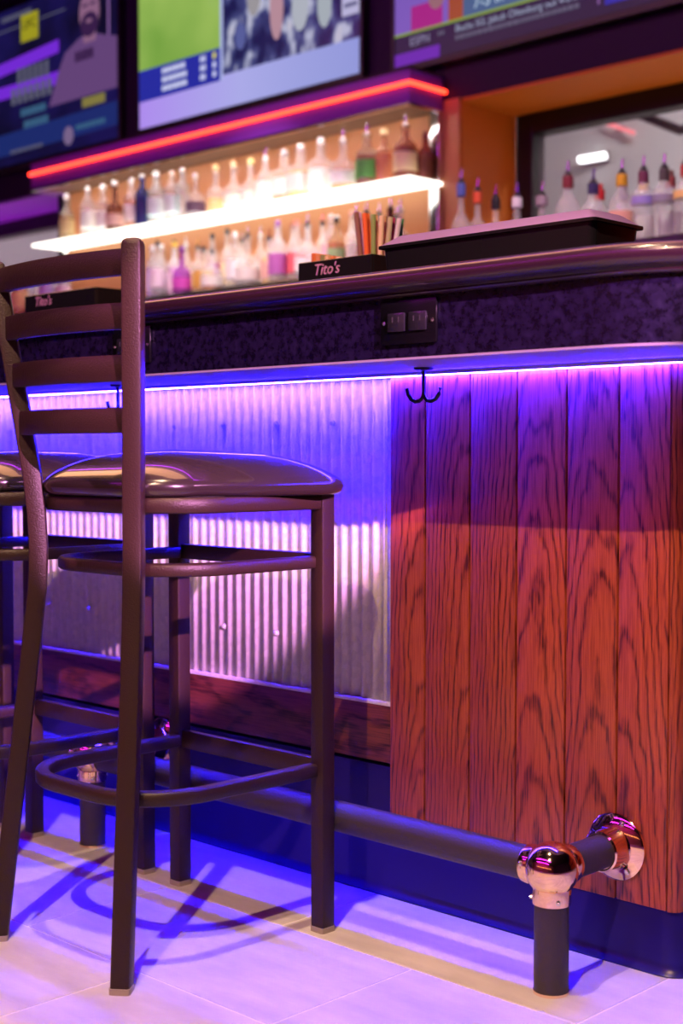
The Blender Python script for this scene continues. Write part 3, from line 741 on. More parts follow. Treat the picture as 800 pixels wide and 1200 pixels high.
P(un, 'canopy_light', MB().bbox(UX0 + 0.05, UX1 - 0.05, UYF + 0.024, UYF + 0.032, 2.347, 2.3515, 0.001, 1), 'canopy_led')
for x_ in (UX0 + 0.03, UX1 - 0.033):
    P(un, 'upright', MB().bbox(x_ - 0.028, x_ + 0.028, UYB - 0.030, UYB - 0.002, 1.622, 2.0115, 0.004), 'steel')
    P(un, 'upright', MB().bbox(x_ - 0.028, x_ + 0.028, UYB - 0.030, UYB - 0.002, 2.0305, 2.3515, 0.004), 'steel')

# ------------------------------------------------------------------ bottles
def prof_mesh(nm, prof, mat, sq=0.0, seg=18): return MB().lathe(prof, seg, square=sq).mesh(nm, mat, 40)
KINDS = {}   # unit height 1 (to the mouth) and unit width 1 (diameter): scaled per bottle
def kind(name, body, fill, lab, sq=0.0):
    inner_ = [(r * 0.90, z) for r, z in body if z <= fill]
    zmin = inner_[0][1]
    # liquid profile up to fill line
    lp_ = [(0.02, 0.03)] + [(max(r * 0.9, 0.02), max(z, 0.03)) for r, z in body if z < fill and r > 0.1]
    rl = 0
    for (r0, z0), (r1, z1) in zip(body[:-1], body[1:]):
        if z0 <= fill <= z1 and z1 > z0: rl = r0 + (r1 - r0) * (fill - z0) / (z1 - z0)
    lp_.append((rl * 0.9, fill)); lp_.append((0.01, fill))
    g = prof_mesh('glass', body, 'steel', sq); l = prof_mesh('liquor', lp_, 'steel', sq)
    z0, z1, rr_ = lab
    pm = prof_mesh('paper_label', [(rr_ * 0.97, z0), (rr_ * 1.02, z0), (rr_ * 1.02, z1), (rr_ * 0.97, z1)], 'steel', sq)
    KINDS[name] = (g, l, pm)
kind('standard', [(0.02, 0.012), (0.44, 0.0), (0.5, 0.015), (0.5, 0.58), (0.47, 0.64), (0.38, 0.70), (0.25, 0.75), (0.19, 0.80), (0.17, 0.96), (0.20, 0.965), (0.20, 1.0), (0.14, 1.0)], 0.60, (0.16, 0.50, 0.5))
kind('tall', [(0.02, 0.012), (0.43, 0.0), (0.5, 0.012), (0.5, 0.66), (0.44, 0.73), (0.26, 0.79), (0.20, 0.84), (0.18, 0.97), (0.21, 0.972), (0.21, 1.0), (0.15, 1.0)], 0.62, (0.2, 0.55, 0.5))
kind('round', [(0.02, 0.012), (0.40, 0.0), (0.48, 0.03), (0.5, 0.15), (0.5, 0.42), (0.47, 0.50), (0.38, 0.57), (0.24, 0.62), (0.15, 0.66), (0.13, 0.94), (0.165, 0.945), (0.165, 1.0), (0.11, 1.0)], 0.36, (0.14, 0.38, 0.5))
kind('square', [(0.02, 0.012), (0.46, 0.0), (0.5, 0.012), (0.5, 0.62), (0.46, 0.67), (0.22, 0.72), (0.18, 0.76), (0.17, 0.96), (0.2, 0.965), (0.2, 1.0), (0.13, 1.0)], 0.55, (0.15, 0.5, 0.5), 5.0)
POUR = {
    'pourer': MB().lathe([(0.009, -0.012), (0.0105, 0.0), (0.0135, 0.004), (0.0135, 0.009), (0.0075, 0.012), (0.0065, 0.018), (0.0005, 0.018)], 12).mesh('pourer', 'steel'),
    'cap': MB().lathe([(0.0115, -0.012), (0.0125, -0.010), (0.0125, 0.016), (0.0115, 0.018), (0.0005, 0.018)], 14).mesh('screw_cap', 'steel'),
    'cork': MB().lathe([(0.010, -0.004), (0.0165, 0.0), (0.0175, 0.003), (0.0175, 0.022), (0.015, 0.027), (0.0005, 0.029)], 14).mesh('stopper', 'steel'),
}
SPOUT = MB().tube([(0, 0, 0.016), (0.0005, 0, 0.034), (0.004, 0, 0.053)], [0.0048, 0.0043, 0.0034], 8).mesh('spout', 'steel')
PN = {'pourer': 'pourer', 'cap': 'screw_cap', 'cork': 'stopper'}
WHT, PLASB = (0.92, 0.94, 0.95), (0.015, 0.012, 0.02)
def bottle(loc, kd, h, wd, glass, liquor, label, top_, topc, lab, group, neck=None):
    r = empty('liquor_bottle', loc, lab, 'bottle', group)
    g, l, pm = KINDS[kd]
    th = {'pourer': 0.053, 'cap': 0.018, 'cork': 0.029}[top_]
    hb = h - th
    for nm, me, c, k in (('glass', g, glass, 'glass'), ('liquor', l, liquor, 'liquor'), ('paper_label', pm, label, 'paper')):
        if c is None: continue
        o = inst(nm, me, r, (0, 0, 0), colour_mat(k, c)); o.scale = (wd, wd, hb)
    pc = topc
    if top_ == 'pourer': pc = PLASB if loc[1] < 4.6 else WHT if topc == WHT else PLASB
    o = inst(PN[top_], POUR[top_], r, (0, 0, hb), colour_mat('plastic', pc))
    if top_ == 'pourer':
        sc_c = (0.8, 0.8, 0.85) if topc in ('steel', PLASB, WHT) else topc
        inst('spout', SPOUT, o, (0, 0, 0), colour_mat('metal', sc_c))
    if neck:
        nm_ = NECK; o = inst('neck_band', nm_, r, (0, 0, hb * 0.84), colour_mat('paper', neck)); o.scale = (wd * 0.2 * 1.12, wd * 0.2 * 1.12, hb * 0.15)
    return r
NECK = MB().lathe([(0.9, 0.0), (1.0, 0.02), (1.0, 0.98), (0.9, 1.0)], 14).mesh('neck_band', 'steel')
ORD = ['first', 'second', 'third', 'fourth', 'fifth', 'sixth', 'seventh', 'eighth', 'ninth', 'tenth', 'eleventh', 'twelfth', 'thirteenth', 'fourteenth', 'fifteenth', 'sixteenth', 'seventeenth', 'eighteenth', 'nineteenth', 'twentieth', 'twenty-first', 'twenty-second', 'twenty-third', 'twenty-fourth', 'twenty-fifth', 'twenty-sixth', 'twenty-seventh', 'twenty-eighth', 'twenty-ninth', 'thirtieth', 'thirty-first', 'thirty-second', 'thirty-third']
CLR = (0.95, 0.97, 0.97)
AMB, BRN, GOLD, ORG = (0.75, 0.28, 0.03), (0.20, 0.045, 0.012), (0.95, 0.58, 0.08), (0.85, 0.32, 0.04)
# x, kind, height, width, glass, liquor, label, top, top colour, word
TOP = [
 (-7.02, 'standard', 0.235, 0.085, (0.8, 0.8, 0.7), (0.55, 0.35, 0.08), (0.55, 0.42, 0.20), 'cork', WHT, 'olive gold'),
 (-6.81, 'tall', 0.250, 0.085, CLR, None, (0.85, 0.87, 0.85), 'cap', WHT, 'clear white-labelled'),
 (-6.665, 'standard', 0.245, 0.080, CLR, None, (0.90, 0.90, 0.88), 'cork', WHT, 'clear pale'),
 (-6.555, 'round', 0.252, 0.100, (0.5, 0.3, 0.2), BRN, (0.7, 0.45, 0.4), 'cork', WHT, 'dark brown round'),
 (-6.40, 'standard', 0.245, 0.085, CLR, ORG, (0.92, 0.85, 0.8), 'cap', WHT, 'orange-filled'),
 (-6.305, 'tall', 0.252, 0.075, (0.12, 0.14, 0.45), (0.03, 0.03, 0.25), None, 'cap', (0.85, 0.88, 0.9), 'navy blue'),
 (-6.18, 'tall', 0.252, 0.095, (0.85, 0.95, 0.97), None, (0.75, 0.86, 0.88), 'cork', WHT, 'frosted pale blue'),
 (-6.045, 'tall', 0.235, 0.085, CLR, None, (0.80, 0.90, 0.90), 'cap', (0.95, 0.8, 0.7), 'clear wide-labelled'),
 (-5.958, 'tall', 0.240, 0.074, (0.85, 0.93, 0.94), None, None, 'cap', WHT, 'plain clear'),
 (-5.85, 'round', 0.195, 0.100, CLR, None, (0.10, 0.05, 0.10), 'cap', WHT, 'dark-labelled clear round'),
 (-5.685, 'round', 0.215, 0.100, CLR, (0.95, 0.50, 0.02), None, 'cork', (0.95, 0.72, 0.35), 'golden round'),
 (-5.545, 'round', 0.215, 0.105, CLR, None, (0.92, 0.85, 0.72), 'cork', (0.95, 0.72, 0.40), 'cream-labelled round'),
 (-5.415, 'round', 0.210, 0.105, CLR, None, (0.90, 0.75, 0.66), 'cork', (0.97, 0.82, 0.30), 'yellow-stoppered round'),
 (-5.305, 'standard', 0.245, 0.090, CLR, None, (0.93, 0.93, 0.85), 'pourer', WHT, 'clear pourer-topped'),
 (-5.165, 'square', 0.220, 0.105, CLR, AMB, (0.95, 0.92, 0.85), 'cork', (0.55, 0.55, 0.55), 'amber square grey-capped'),
 (-5.05, 'square', 0.230, 0.105, CLR, GOLD, (0.80, 0.78, 0.72), 'cork', (0.80, 0.74, 0.76), 'golden square'),
 (-4.91, 'square', 0.240, 0.095, CLR, None, (0.90, 0.88, 0.84), 'cork', WHT, 'clear square white-capped'),
 (-4.76, 'round', 0.256, 0.125, CLR, (0.92, 0.45, 0.10), (0.90, 0.90, 0.90), 'pourer', WHT, 'wide orange-bottomed'),
 (-4.605, 'standard', 0.256, 0.105, (0.75, 0.65, 0.5), (0.35, 0.08, 0.02), (0.12, 0.45, 0.10), 'pourer', WHT, 'green-labelled dark whiskey'),
 (-4.497, 'standard', 0.215, 0.080, (0.9, 0.7, 0.5), (0.65, 0.14, 0.02), None, 'cork', (0.95, 0.80, 0.40), 'rust amber'),
 (-4.365, 'standard', 0.258, 0.105, (0.75, 0.5, 0.35), (0.30, 0.05, 0.015), (0.95, 0.80, 0.45), 'pourer', WHT, 'dark cream-labelled rightmost pourer'),
]
for i, (x, kd, h, wd, g, l, lb, tp_, tc_, word) in enumerate(TOP):
    bottle((x, 4.895, 2.0302), kd, h + 0.042, wd * 1.05, g, l, lb, tp_, tc_, '%s bottle, %s from left on the glowing shelf' % (word, ORD[i]), 'bottles on the glowing shelf')
bottle((-4.305, 4.965, 2.0302), 'standard', 0.225, 0.072, (0.6, 0.3, 0.2), BRN, None, 'cap', BRN, 'small dark brown bottle at the right end of the glowing shelf, set back', 'bottles on the glowing shelf')
LOW = [
 (-8.06, 'tall', 0.30, 0.085, CLR, None, (0.93, 0.85, 0.85), 'cap', WHT, 'white-labelled clear'),
 (-7.93, 'tall', 0.29, 0.085, CLR, GOLD, (0.95, 0.75, 0.25), 'cap', GOLD, 'yellow gold'),
 (-7.76, 'standard', 0.29, 0.095, CLR, None, (0.85, 0.92, 0.98), 'cap', WHT, 'pale blue-labelled'),
 (-7.60, 'standard', 0.28, 0.095, CLR, None, (0.95, 0.95, 0.95), 'pourer', PLASB, 'clear white'),
 (-7.42, 'standard', 0.29, 0.100, CLR, ORG, (0.95, 0.6, 0.3), 'cap', PLASB, 'orange-labelled'),
 (-7.28, 'round', 0.28, 0.100, CLR, (0.75, 0.05, 0.35), (0.8, 0.05, 0.4), 'cap', WHT, 'magenta round'),
 (-7.14, 'tall', 0.29, 0.080, CLR, (0.4, 0.1, 0.6), (0.55, 0.35, 0.85), 'cap', (0.4, 0.2, 0.6), 'violet tall'),
 (-7.03, 'tall', 0.29, 0.085, CLR, None, (0.92, 0.65, 0.85), 'cap', WHT, 'pink tall'),
 (-6.30, 'tall', 0.30, 0.080, CLR, None, (0.90, 0.80, 0.95), 'pourer', 'steel', 'lilac-labelled pourer'),
 (-6.19, 'tall', 0.30, 0.075, CLR, (0.6, 0.35, 0.8), (0.80, 0.66, 0.95), 'cap', WHT, 'pale violet slim'),
 (-6.09, 'tall', 0.31, 0.075, CLR, None, (0.95, 0.80, 0.95), 'cap', PLASB, 'pink-white slim black-capped'),
 (-6.00, 'standard', 0.30, 0.085, CLR, (0.85, 0.5, 0.8), (0.95, 0.75, 0.90), 'cork', (0.85, 0.55, 0.08), 'pink gold-stoppered'),
 (-5.885, 'round', 0.26, 0.095, (0.7, 0.3, 0.8), (0.45, 0.02, 0.45), (0.70, 0.08, 0.60), 'cap', (0.25, 0.05, 0.45), 'deep purple round'),
 (-5.76, 'square', 0.25, 0.085, CLR, (0.95, 0.52, 0.03), (0.85, 0.5, 0.1), 'cap', PLASB, 'amber square black-capped'),
 (-5.64, 'round', 0.26, 0.115, CLR, ORG, (0.95, 0.90, 0.86), 'pourer', PLASB, 'wide clear cream-labelled'),
 (-5.51, 'tall', 0.30, 0.095, CLR, None, (0.97, 0.95, 0.95), 'cap', WHT, 'tall all-white'),
 (-5.365, 'round', 0.31, 0.110, CLR, None, (0.92, 0.86, 0.82), 'pourer', PLASB, 'clear black-pourer round'),
 (-5.255, 'standard', 0.29, 0.085, CLR, (0.95, 0.65, 0.15), (0.90, 0.55, 0.45), 'pourer', (0.4, 0.04, 0.03), 'yellow red-necked'),
 (-5.145, 'standard', 0.31, 0.090, CLR, None, (0.55, 0.15, 0.55), 'cap', (0.45, 0.12, 0.6), 'purple-labelled clear'),
 (-5.055, 'standard', 0.31, 0.090, CLR, None, (0.88, 0.15, 0.20), 'cap', (0.92, 0.25, 0.2), 'red-labelled red-capped'),
 (-4.935, 'round', 0.32, 0.120, CLR, None, (0.95, 0.93, 0.92), 'pourer', PLASB, 'wide white black-pourer'),
 (-4.82, 'tall', 0.31, 0.080, CLR, None, (0.85, 0.55, 0.65), 'cap', (0.95, 0.6, 0.55), 'pale rose'),
 (-4.74, 'standard', 0.28, 0.080, (0.8, 0.6, 0.4), AMB, (0.35, 0.5, 0.25), 'cap', PLASB, 'brown green-labelled'),
 (-4.655, 'standard', 0.34, 0.080, CLR, None, (0.80, 0.75, 0.72), 'pourer', 'steel', 'clear behind the straws'),
 (-4.545, 'standard', 0.33, 0.085, CLR, AMB, (0.85, 0.70, 0.55), 'pourer', PLASB, 'amber behind the straws'),
 (-4.435, 'tall', 0.34, 0.080, (0.3, 0.15, 0.1), BRN, (0.15, 0.08, 0.06), 'pourer', PLASB, 'black-necked dark'),
 (-4.335, 'round', 0.32, 0.110, CLR, None, (0.95, 0.80, 0.74), 'pourer', WHT, 'clear round'),
]
for i, (x, kd, h, wd, g, l, lb, tp_, tc_, word) in enumerate(LOW):
    bottle((x, 4.85 + 0.022 * ((i % 2) * 2 - 1), 1.6202), kd, h, wd * 1.06, g, l, lb, tp_, tc_, '%s bottle, %s from left in the front row of the riser' % (word, ORD[i]), 'bottles on the riser below the glowing shelf')
BACK = [(-6.25, (0.9, 0.85, 0.95), WHT, 'white pale-capped'), (-6.14, (0.7, 0.5, 0.85), PLASB, 'mauve-labelled'), (-6.04, (0.95, 0.7, 0.85), WHT, 'blush'), (-5.94, (0.95, 0.75, 0.3), (0.9, 0.6, 0.1), 'yellow-capped'), (-5.82, (0.6, 0.2, 0.6), PLASB, 'plum'), (-5.70, (0.95, 0.8, 0.5), PLASB, 'honey'), (-5.58, (0.95, 0.93, 0.9), PLASB, 'cream black-capped'), (-5.44, (0.95, 0.95, 0.95), WHT, 'snow white'), (-5.31, (0.93, 0.9, 0.88), WHT, 'ivory'), (-5.20, (0.95, 0.7, 0.35), (0.5, 0.1, 0.05), 'apricot'), (-5.09, (0.9, 0.6, 0.75), WHT, 'rosy'), (-4.99, (0.9, 0.88, 0.9), (0.9, 0.3, 0.3), 'pale red-capped'), (-4.89, (0.95, 0.9, 0.85), WHT, 'linen white'), (-4.79, (0.9, 0.55, 0.55), (0.9, 0.4, 0.35), 'coral'), (-4.61, (0.9, 0.85, 0.8), PLASB, 'parchment black-capped'), (-4.50, (0.85, 0.6, 0.4), PLASB, 'copper-labelled')]
for i, (x, lb, tc_, word) in enumerate(BACK):
    bottle((x, 4.985, 1.6202), ['tall', 'standard'][i % 2], 0.325 + 0.012 * ((i * 7) % 3), 0.075, CLR, None, lb, ['cap', 'pourer'][(i // 2) % 2], tc_, '%s bottle, %s from left in the rear row of the riser' % (word, ORD[i]), 'rear row bottles on the riser')
RGT = [
 (-3.545, 4.30, 'round', 0.385, 0.079, CLR, None, (0.95, 0.92, 0.92), 'pourer', 'steel', (0.10, 0.14, 0.55), 'frosted blue-necked'),
 (-3.463, 4.30, 'round', 0.342, 0.079, CLR, ORG, None, 'pourer', (0.6, 0.15, 0.5), (0.75, 0.10, 0.04), 'orange red-necked'),
 (-3.375, 4.30, 'round', 0.304, 0.080, CLR, (0.9, 0.6, 0.45), None, 'pourer', (0.65, 0.2, 0.5), PLASB, 'small black-necked'),
 (-3.275, 4.30, 'round', 0.297, 0.090, CLR, (0.55, 0.35, 0.85), None, 'pourer', (0.35, 0.12, 0.75), (0.85, 0.8, 0.9), 'violet-tinted'),
 (-3.160, 4.30, 'round', 0.288, 0.105, CLR, None, None, 'pourer', 'steel', (0.35, 0.28, 0.35), 'clear grey-necked'),
 (-3.045, 4.30, 'standard', 0.346, 0.090, CLR, None, (0.75, 0.2, 0.45), 'pourer', PLASB, (0.22, 0.02, 0.04), 'maroon-necked pourer'),
 (-2.99, 4.42, 'standard', 0.27, 0.090, CLR, None, (0.85, 0.82, 0.82), 'cap', (0.55, 0.02, 0.03), (0.55, 0.02, 0.03), 'red-capped'),
 (-2.935, 4.30, 'standard', 0.304, 0.090, CLR, None, (0.9, 0.88, 0.9), 'pourer', (0.25, 0.2, 0.45), (0.03, 0.02, 0.12), 'navy-necked pourer'),
 (-2.90, 4.44, 'standard', 0.255, 0.080, CLR, None, (0.9, 0.88, 0.88), 'cap', (0.04, 0.03, 0.10), (0.03, 0.02, 0.10), 'navy-capped'),
 (-2.815, 4.30, 'standard', 0.320, 0.090, CLR, None, (0.85, 0.45, 0.35), 'pourer', PLASB, (0.70, 0.36, 0.02), 'yellow-necked pourer'),
 (-2.815, 4.44, 'standard', 0.285, 0.080, CLR, None, (0.9, 0.88, 0.85), 'cap', (0.75, 0.40, 0.02), (0.75, 0.40, 0.02), 'yellow-capped'),
 (-2.728, 4.30, 'tall', 0.319, 0.080, CLR, None, (0.35, 0.28, 0.75), 'pourer', PLASB, (0.16, 0.03, 0.08), 'blue-banded plum-necked'),
 (-2.70, 4.43, 'standard', 0.28, 0.085, CLR, None, (0.9, 0.88, 0.88), 'cap', (0.15, 0.05, 0.05), (0.3, 0.05, 0.06), 'brown-capped'),
 (-2.645, 4.30, 'tall', 0.314, 0.080, CLR, None, (0.30, 0.27, 0.40), 'pourer', PLASB, (0.07, 0.05, 0.06), 'grey-banded black-necked'),
 (-2.562, 4.30, 'tall', 0.318, 0.080, CLR, None, (0.85, 0.55, 0.2), 'pourer', PLASB, (0.45, 0.02, 0.03), 'magenta-banded red-necked'),
]
for i, (x, y, kd, h, wd, g, l, lb, tp_, tc_, nk, word) in enumerate(RGT):
    bt = bottle((x, y, 1.5002), kd, h, wd, g, l, lb, tp_, tc_, '%s bottle, %s from left before the orange recess and window' % (word, ORD[i]), 'bottles before the right window', nk)
    if i in (11, 13, 14):      # narrow band round the shoulder instead of a full label
        for ch in bt.children:
            if ch.name.startswith('paper_label'): ch.scale.z *= 0.28; ch.location.z = (h - 0.053) * 0.50

# ------------------------------------------------------------------ television screens
SW, SH = 1.712, 0.963
EM = {}
def E_(c, s=1.0):
    k = (c, s)
    if k not in EM: EM[k] = emit('screen_light_%d' % len(EM), c, s)
    return EM[k]
def noise_screen(name, stops, sc, strength, stretch=(1, 1, 1)):
    m, nt, b = new_mat(name)
    tc = N(nt, 'ShaderNodeTexCoord'); vm = N(nt, 'ShaderNodeVectorMath', operation='MULTIPLY'); vm.inputs[1].default_value = stretch
    nz = N(nt, 'ShaderNodeTexNoise'); nz.inputs['Scale'].default_value = sc; nz.inputs['Detail'].default_value = 2.5
    r = ramp(nt, stops)
    nt.links.new(tc.outputs['Object'], vm.inputs[0]); nt.links.new(vm.outputs[0], nz.inputs['Vector']); nt.links.new(nz.outputs['Fac'], r.inputs[0])
    nt.links.new(r.outputs[0], b.inputs['Emission Color']); b.inputs['Emission Strength'].default_value = strength
    b.inputs['Base Color'].default_value = (0.01, 0.01, 0.01, 1); b.inputs['Roughness'].default_value = 0.3
    return m
def tv(x0, z0, label, back):
    r = empty('television', (x0 + SW / 2, 5.0, z0), label, 'television', 'televisions above the bottle shelves')
    MB().bbox(-SW / 2 - 0.02, SW / 2 + 0.02, 0.012, 0.045, -0.03, SH + 0.02, 0.005).build('housing', 'black_frame', r)
    for a in ((-SW / 2 - 0.02, -SW / 2, -0.003, 0.012, -0.03, SH + 0.02), (SW / 2, SW / 2 + 0.02, -0.003, 0.012, -0.03, SH + 0.02), (-SW / 2, SW / 2, -0.003, 0.012, -0.03, 0), (-SW / 2, SW / 2, -0.003, 0.012, SH, SH + 0.02)):
        MB().bbox(*a, 0.002, 1).build('bezel', 'black_frame', r)
    s = MB().box(-SW / 2, SW / 2, 0.004, 0.012, 0, SH).build('screen', back, r, smooth=0)
    MB().bbox(-0.2, 0.2, 0.045, 0.0495, 0.2, 0.6, 0.002, 1).build('wall_mount', 'black_frame', r)
    return r, s
def rect(s, name, u0, u1, v0, v1, mat, lay=1, slope=0.0):
    X0, X1, Z0, Z1 = -SW / 2 + u0 * SW, -SW / 2 + u1 * SW, v0 * SH, v1 * SH
    y = 0.004 - 0.0012 * lay
    return MB().poly([(X0, Z0), (X1, Z0 + slope), (X1, Z1 + slope), (X0, Z1)], y, 0.0010).build(name, mat, s, smooth=0)
def ell(s, name, u, v, ru, rv, mat, lay=1):
    return MB().ellipse(-SW / 2 + u * SW, 0.004 - 0.0012 * lay, v * SH, ru, rv, 20, 0.0010).build(name, mat, s, smooth=0)
def greek(s, name, u0, v, hgt, n, mat, lay=2, wl=(0.012, 0.03), gap=0.006):
    """a line of print too blurred to read: one row of short strokes"""
    mb = MB(); u = u0
    for i in range(n):
        wdt = random.uniform(*wl)
        X0 = -SW / 2 + u * SW
        mb.box(X0, X0 + wdt, 0.004 - 0.0012 * lay, 0.005 - 0.0012 * lay, v * SH, v * SH + hgt)
        u += (wdt + gap) / SW
    return mb.build(name, mat, s, smooth=0)
def stext(s, body, u, v, size, mat, lay=3):
    return text_mesh('lettering', body, size, mat, s, (-SW / 2 + u * SW, 0.004 - 0.0012 * lay, v * SH), depth=0.0003)

# left screen: fight card
t1, s1 = tv(-8.376, 2.597, 'dark purple fight-card television at the top left', noise_screen('fight_backdrop', [(0.35, (0.003, 0.003, 0.018)), (0.6, (0.008, 0.006, 0.07))], 2.2, 1.0))
PUR_GLARE = E_((0.22, 0.03, 0.85), 0.75); PUR2 = E_((0.10, 0.015, 0.42), 0.7); PAL = E_((0.42, 0.20, 0.62), 0.55); GRY = E_((0.16, 0.16, 0.25), 0.6); NAVY = E_((0.008, 0.022, 0.14), 1.0)
rect(s1, 'colour_and_glare_band', 0.0, 0.66, 0.56, 0.64, PUR_GLARE, 1, 0.06); rect(s1, 'colour_and_glare_band', 0.1, 1.0, 0.44, 0.52, PUR_GLARE, 1, -0.02); rect(s1, 'colour_and_glare_band', 0.0, 1.0, 0.06, 0.20, NAVY, 1, 0.02)  # purple bands are painted reflections of a purple tube; navy band is picture
rect(s1, 'logo_panel', 0.425, 0.535, 0.76, 0.93, E_((0.55, 0.50, 0.02), 0.6), 2)
stext(s1, 'UFC', 0.434, 0.835, 0.082, E_((0.01, 0.01, 0.01), 0.3), 3)
rect(s1, 'rule', 0.18, 0.43, 0.868, 0.876, GRY, 1, 0.0); rect(s1, 'rule', 0.54, 0.70, 0.868, 0.876, GRY, 1, 0.0); rect(s1, 'rule', 0.945, 0.955, 0.55, 1.0, PAL, 1)
greek(s1, 'caption', 0.30, 0.93, 0.028, 14, GRY)
for i, u in enumerate((0.40, 0.435, 0.47, 0.505, 0.54, 0.575)):
    rect(s1, 'title_letter', u, u + 0.022, 0.50, 0.60, GRY, 2)
for i in range(7):
    u = 0.36 + 0.038 * i; rect(s1, 'title_letter', u, u + 0.026, 0.38, 0.48, GRY, 2)
TEAL = E_((0.06, 0.18, 0.34), 0.6)
greek(s1, 'caption', 0.42, 0.29, 0.045, 6, TEAL, 2, (0.03, 0.05)); greek(s1, 'caption', 0.44, 0.21, 0.045, 6, TEAL, 2, (0.03, 0.05)); greek(s1, 'caption', 0.35, 0.07, 0.02, 14, GRY)
SKIN = E_((0.30, 0.14, 0.26), 0.8); HAIR = E_((0.035, 0.012, 0.06), 1.0)
fig = [(0.60, 0.30), (1.0, 0.30), (1.0, 0.60), (0.93, 0.63), (0.87, 0.665), (0.79, 0.665), (0.70, 0.60), (0.66, 0.50)]
MB().poly([(-SW / 2 + u * SW, v * SH) for u, v in fig], 0.004 - 0.0036, 0.001).build('figure_body', E_((0.24, 0.11, 0.36), 0.5), s1, smooth=0)
rect(s1, 'figure_neck', 0.81, 0.88, 0.62, 0.74, SKIN, 4); ell(s1, 'figure_head', 0.845, 0.80, 0.098, 0.13, SKIN, 5); ell(s1, 'figure_beard', 0.845, 0.725, 0.086, 0.072, HAIR, 6); ell(s1, 'figure_mouth', 0.845, 0.745, 0.030, 0.012, SKIN, 7)
for du in (-0.022, 0.022): rect(s1, 'figure_brow', 0.845 + du - 0.015, 0.845 + du + 0.015, 0.835, 0.85, HAIR, 7)
rect(s1, 'figure_hair', 0.79, 0.90, 0.91, 0.955, HAIR, 7)
greek(s1, 'jersey_print', 0.76, 0.52, 0.06, 4, HAIR, 5, (0.03, 0.05)); rect(s1, 'name_plate', 0.80, 0.93, 0.235, 0.29, E_((0.35, 0.30, 0.08), 0.6), 4)
greek(s1, 'caption', 0.76, 0.11, 0.03, 8, TEAL, 3, (0.02, 0.04)); ell(s1, 'badge', 0.715, 0.09, 0.05, 0.055, E_((0.30, 0.20, 0.40), 0.6), 2)

# middle screen: green field with score table, studio picture beside it
def grad_screen(name, c0, c1, c2, strength):
    m, nt, b = new_mat(name)
    tc = N(nt, 'ShaderNodeTexCoord'); sp = N(nt, 'ShaderNodeSeparateXYZ'); nt.links.new(tc.outputs['Generated'], sp.inputs[0])
    r = ramp(nt, [(0.0, c0), (0.5, c1), (1.0, c2)]); nt.links.new(sp.outputs['X'], r.inputs[0])
    nt.links.new(r.outputs[0], b.inputs['Emission Color']); b.inputs['Emission Strength'].default_value = strength
    b.inputs['Base Color'].default_value = (0.01, 0.01, 0.01, 1); b.inputs['Roughness'].default_value = 0.3
    return m
t2, s2 = tv(-6.466, 2.61, 'bright television with green field and score table, centre top', grad_screen('news_white', (0.42, 0.26, 0.85), (0.40, 0.40, 0.80), (0.24, 0.30, 0.66), 1.0))
rect(s2, 'field_picture', 0.0, 0.405, 0.335, 1.0, noise_screen('field_green', [(0.3, (0.17, 0.36, 0.05)), (0.55, (0.32, 0.50, 0.10)), (0.75, (0.30, 0.46, 0.22))], 1.6, 0.95), 1)
rect(s2, 'score_table', 0.0, 0.405, 0.155, 0.335, E_((0.02, 0.03, 0.42), 0.8), 1)
WH = E_((0.65, 0.68, 0.95), 0.9)
for i, v in enumerate((0.285, 0.235, 0.185)):
    greek(s2, 'score_line', 0.12, v, 0.028, 6, WH, 2, (0.022, 0.036)); greek(s2, 'score_line', 0.31, v, 0.030, 2, WH, 2, (0.016, 0.02)); 
    rect(s2, 'score_cell', 0.37, 0.385, v, v + 0.032, E_((0.8, 0.75, 0.1), 0.8) if i == 0 else WH, 2)
rect(s2, 'picture_border', 0.405, 0.418, 0.155, 1.0, E_((0.45, 0.50, 0.85), 0.9), 1)
rect(s2, 'studio_picture', 0.418, 1.0, 0.18, 1.0, noise_screen('studio_crowd', [(0.40, (0.008, 0.010, 0.07)), (0.52, (0.05, 0.06, 0.20)), (0.60, (0.42, 0.44, 0.60)), (0.72, (0.55, 0.50, 0.55))], 9.0, 1.0, (1.0, 1.0, 0.6)), 1)
for u, v, ru, rv, c in ((0.56, 0.55, 0.05, 0.10, (0.35, 0.33, 0.35)), (0.66, 0.45, 0.05, 0.16, (0.50, 0.28, 0.34)), (0.76, 0.42, 0.06, 0.12, (0.45, 0.48, 0.55)), (0.86, 0.40, 0.05, 0.12, (0.40, 0.45, 0.50)), (0.50, 0.36, 0.04, 0.07, (0.10, 0.12, 0.35))):
    ell(s2, 'studio_figure', u, v, ru, rv, E_(c, 0.9), 2)
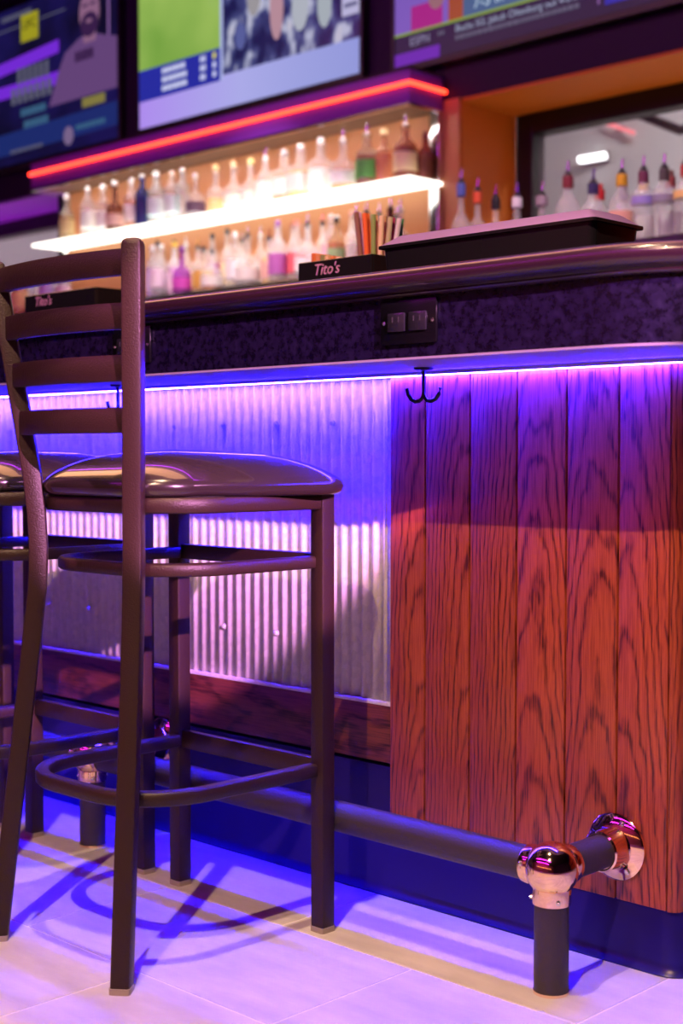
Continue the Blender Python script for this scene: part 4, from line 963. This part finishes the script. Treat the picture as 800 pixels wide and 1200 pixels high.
rect(s2, 'desk_papers', 0.93, 1.0, 0.30, 1.0, E_((0.50, 0.48, 0.72), 0.9), 2)
for v in (0.34, 0.45): rect(s2, 'desk_line', 0.94, 0.99, v, v + 0.02, E_((0.12, 0.12, 0.25), 0.9), 3)

# right screen: sports ticker
t3, s3 = tv(-4.528, 2.59, 'dark television with sports ticker at the top right', E_((0.010, 0.008, 0.035), 1.0))
rect(s3, 'picture', 0.0, 0.19, 0.145, 1.0, E_((0.30, 0.16, 0.75), 0.6), 1); rect(s3, 'picture_shirt', 0.06, 0.17, 0.15, 0.27, E_((0.50, 0.02, 0.28), 0.7), 2); ell(s3, 'picture_face', 0.15, 0.29, 0.05, 0.06, E_((0.40, 0.18, 0.20), 0.7), 3); rect(s3, 'picture_wall', 0.19, 0.24, 0.15, 1.0, E_((0.45, 0.09, 0.01), 0.7), 1)
rect(s3, 'headline_panel', 0.24, 1.0, 0.155, 1.0, E_((0.05, 0.12, 0.25), 0.9), 1)
stext(s3, '7-3 in', 0.275, 0.180, 0.075, E_((0.55, 0.75, 0.9), 0.8)); greek(s3, 'caption', 0.45, 0.185, 0.035, 8, E_((0.4, 0.6, 0.8), 0.8), 3)
rect(s3, 'ticker_rule', 0.0, 1.0, 0.143, 0.155, E_((0.25, 0.40, 0.04), 0.8), 2)
rect(s3, 'ticker_corner', 0.0, 0.16, 0.0, 0.06, E_((0.16, 0.02, 0.50), 0.8), 1)
stext(s3, 'ESPN', 0.055, 0.085, 0.055, E_((0.30, 0.28, 0.45), 0.8)); greek(s3, 'caption', 0.155, 0.10, 0.018, 2, GRY, 3)
stext(s3, 'Bucks SG: Jakub Oltenburg out 4-6 months', 0.215, 0.095, 0.044, E_((0.35, 0.40, 0.55), 0.9)); greek(s3, 'caption', 0.215, 0.058, 0.020, 26, GRY, 3, (0.012, 0.028))
rect(s3, 'ticker_block', 0.66, 0.665, 0.05, 0.15, PAL, 3); rect(s3, 'ticker_block', 0.68, 1.0, 0.04, 0.14, E_((0.012, 0.02, 0.35), 1.0), 2)
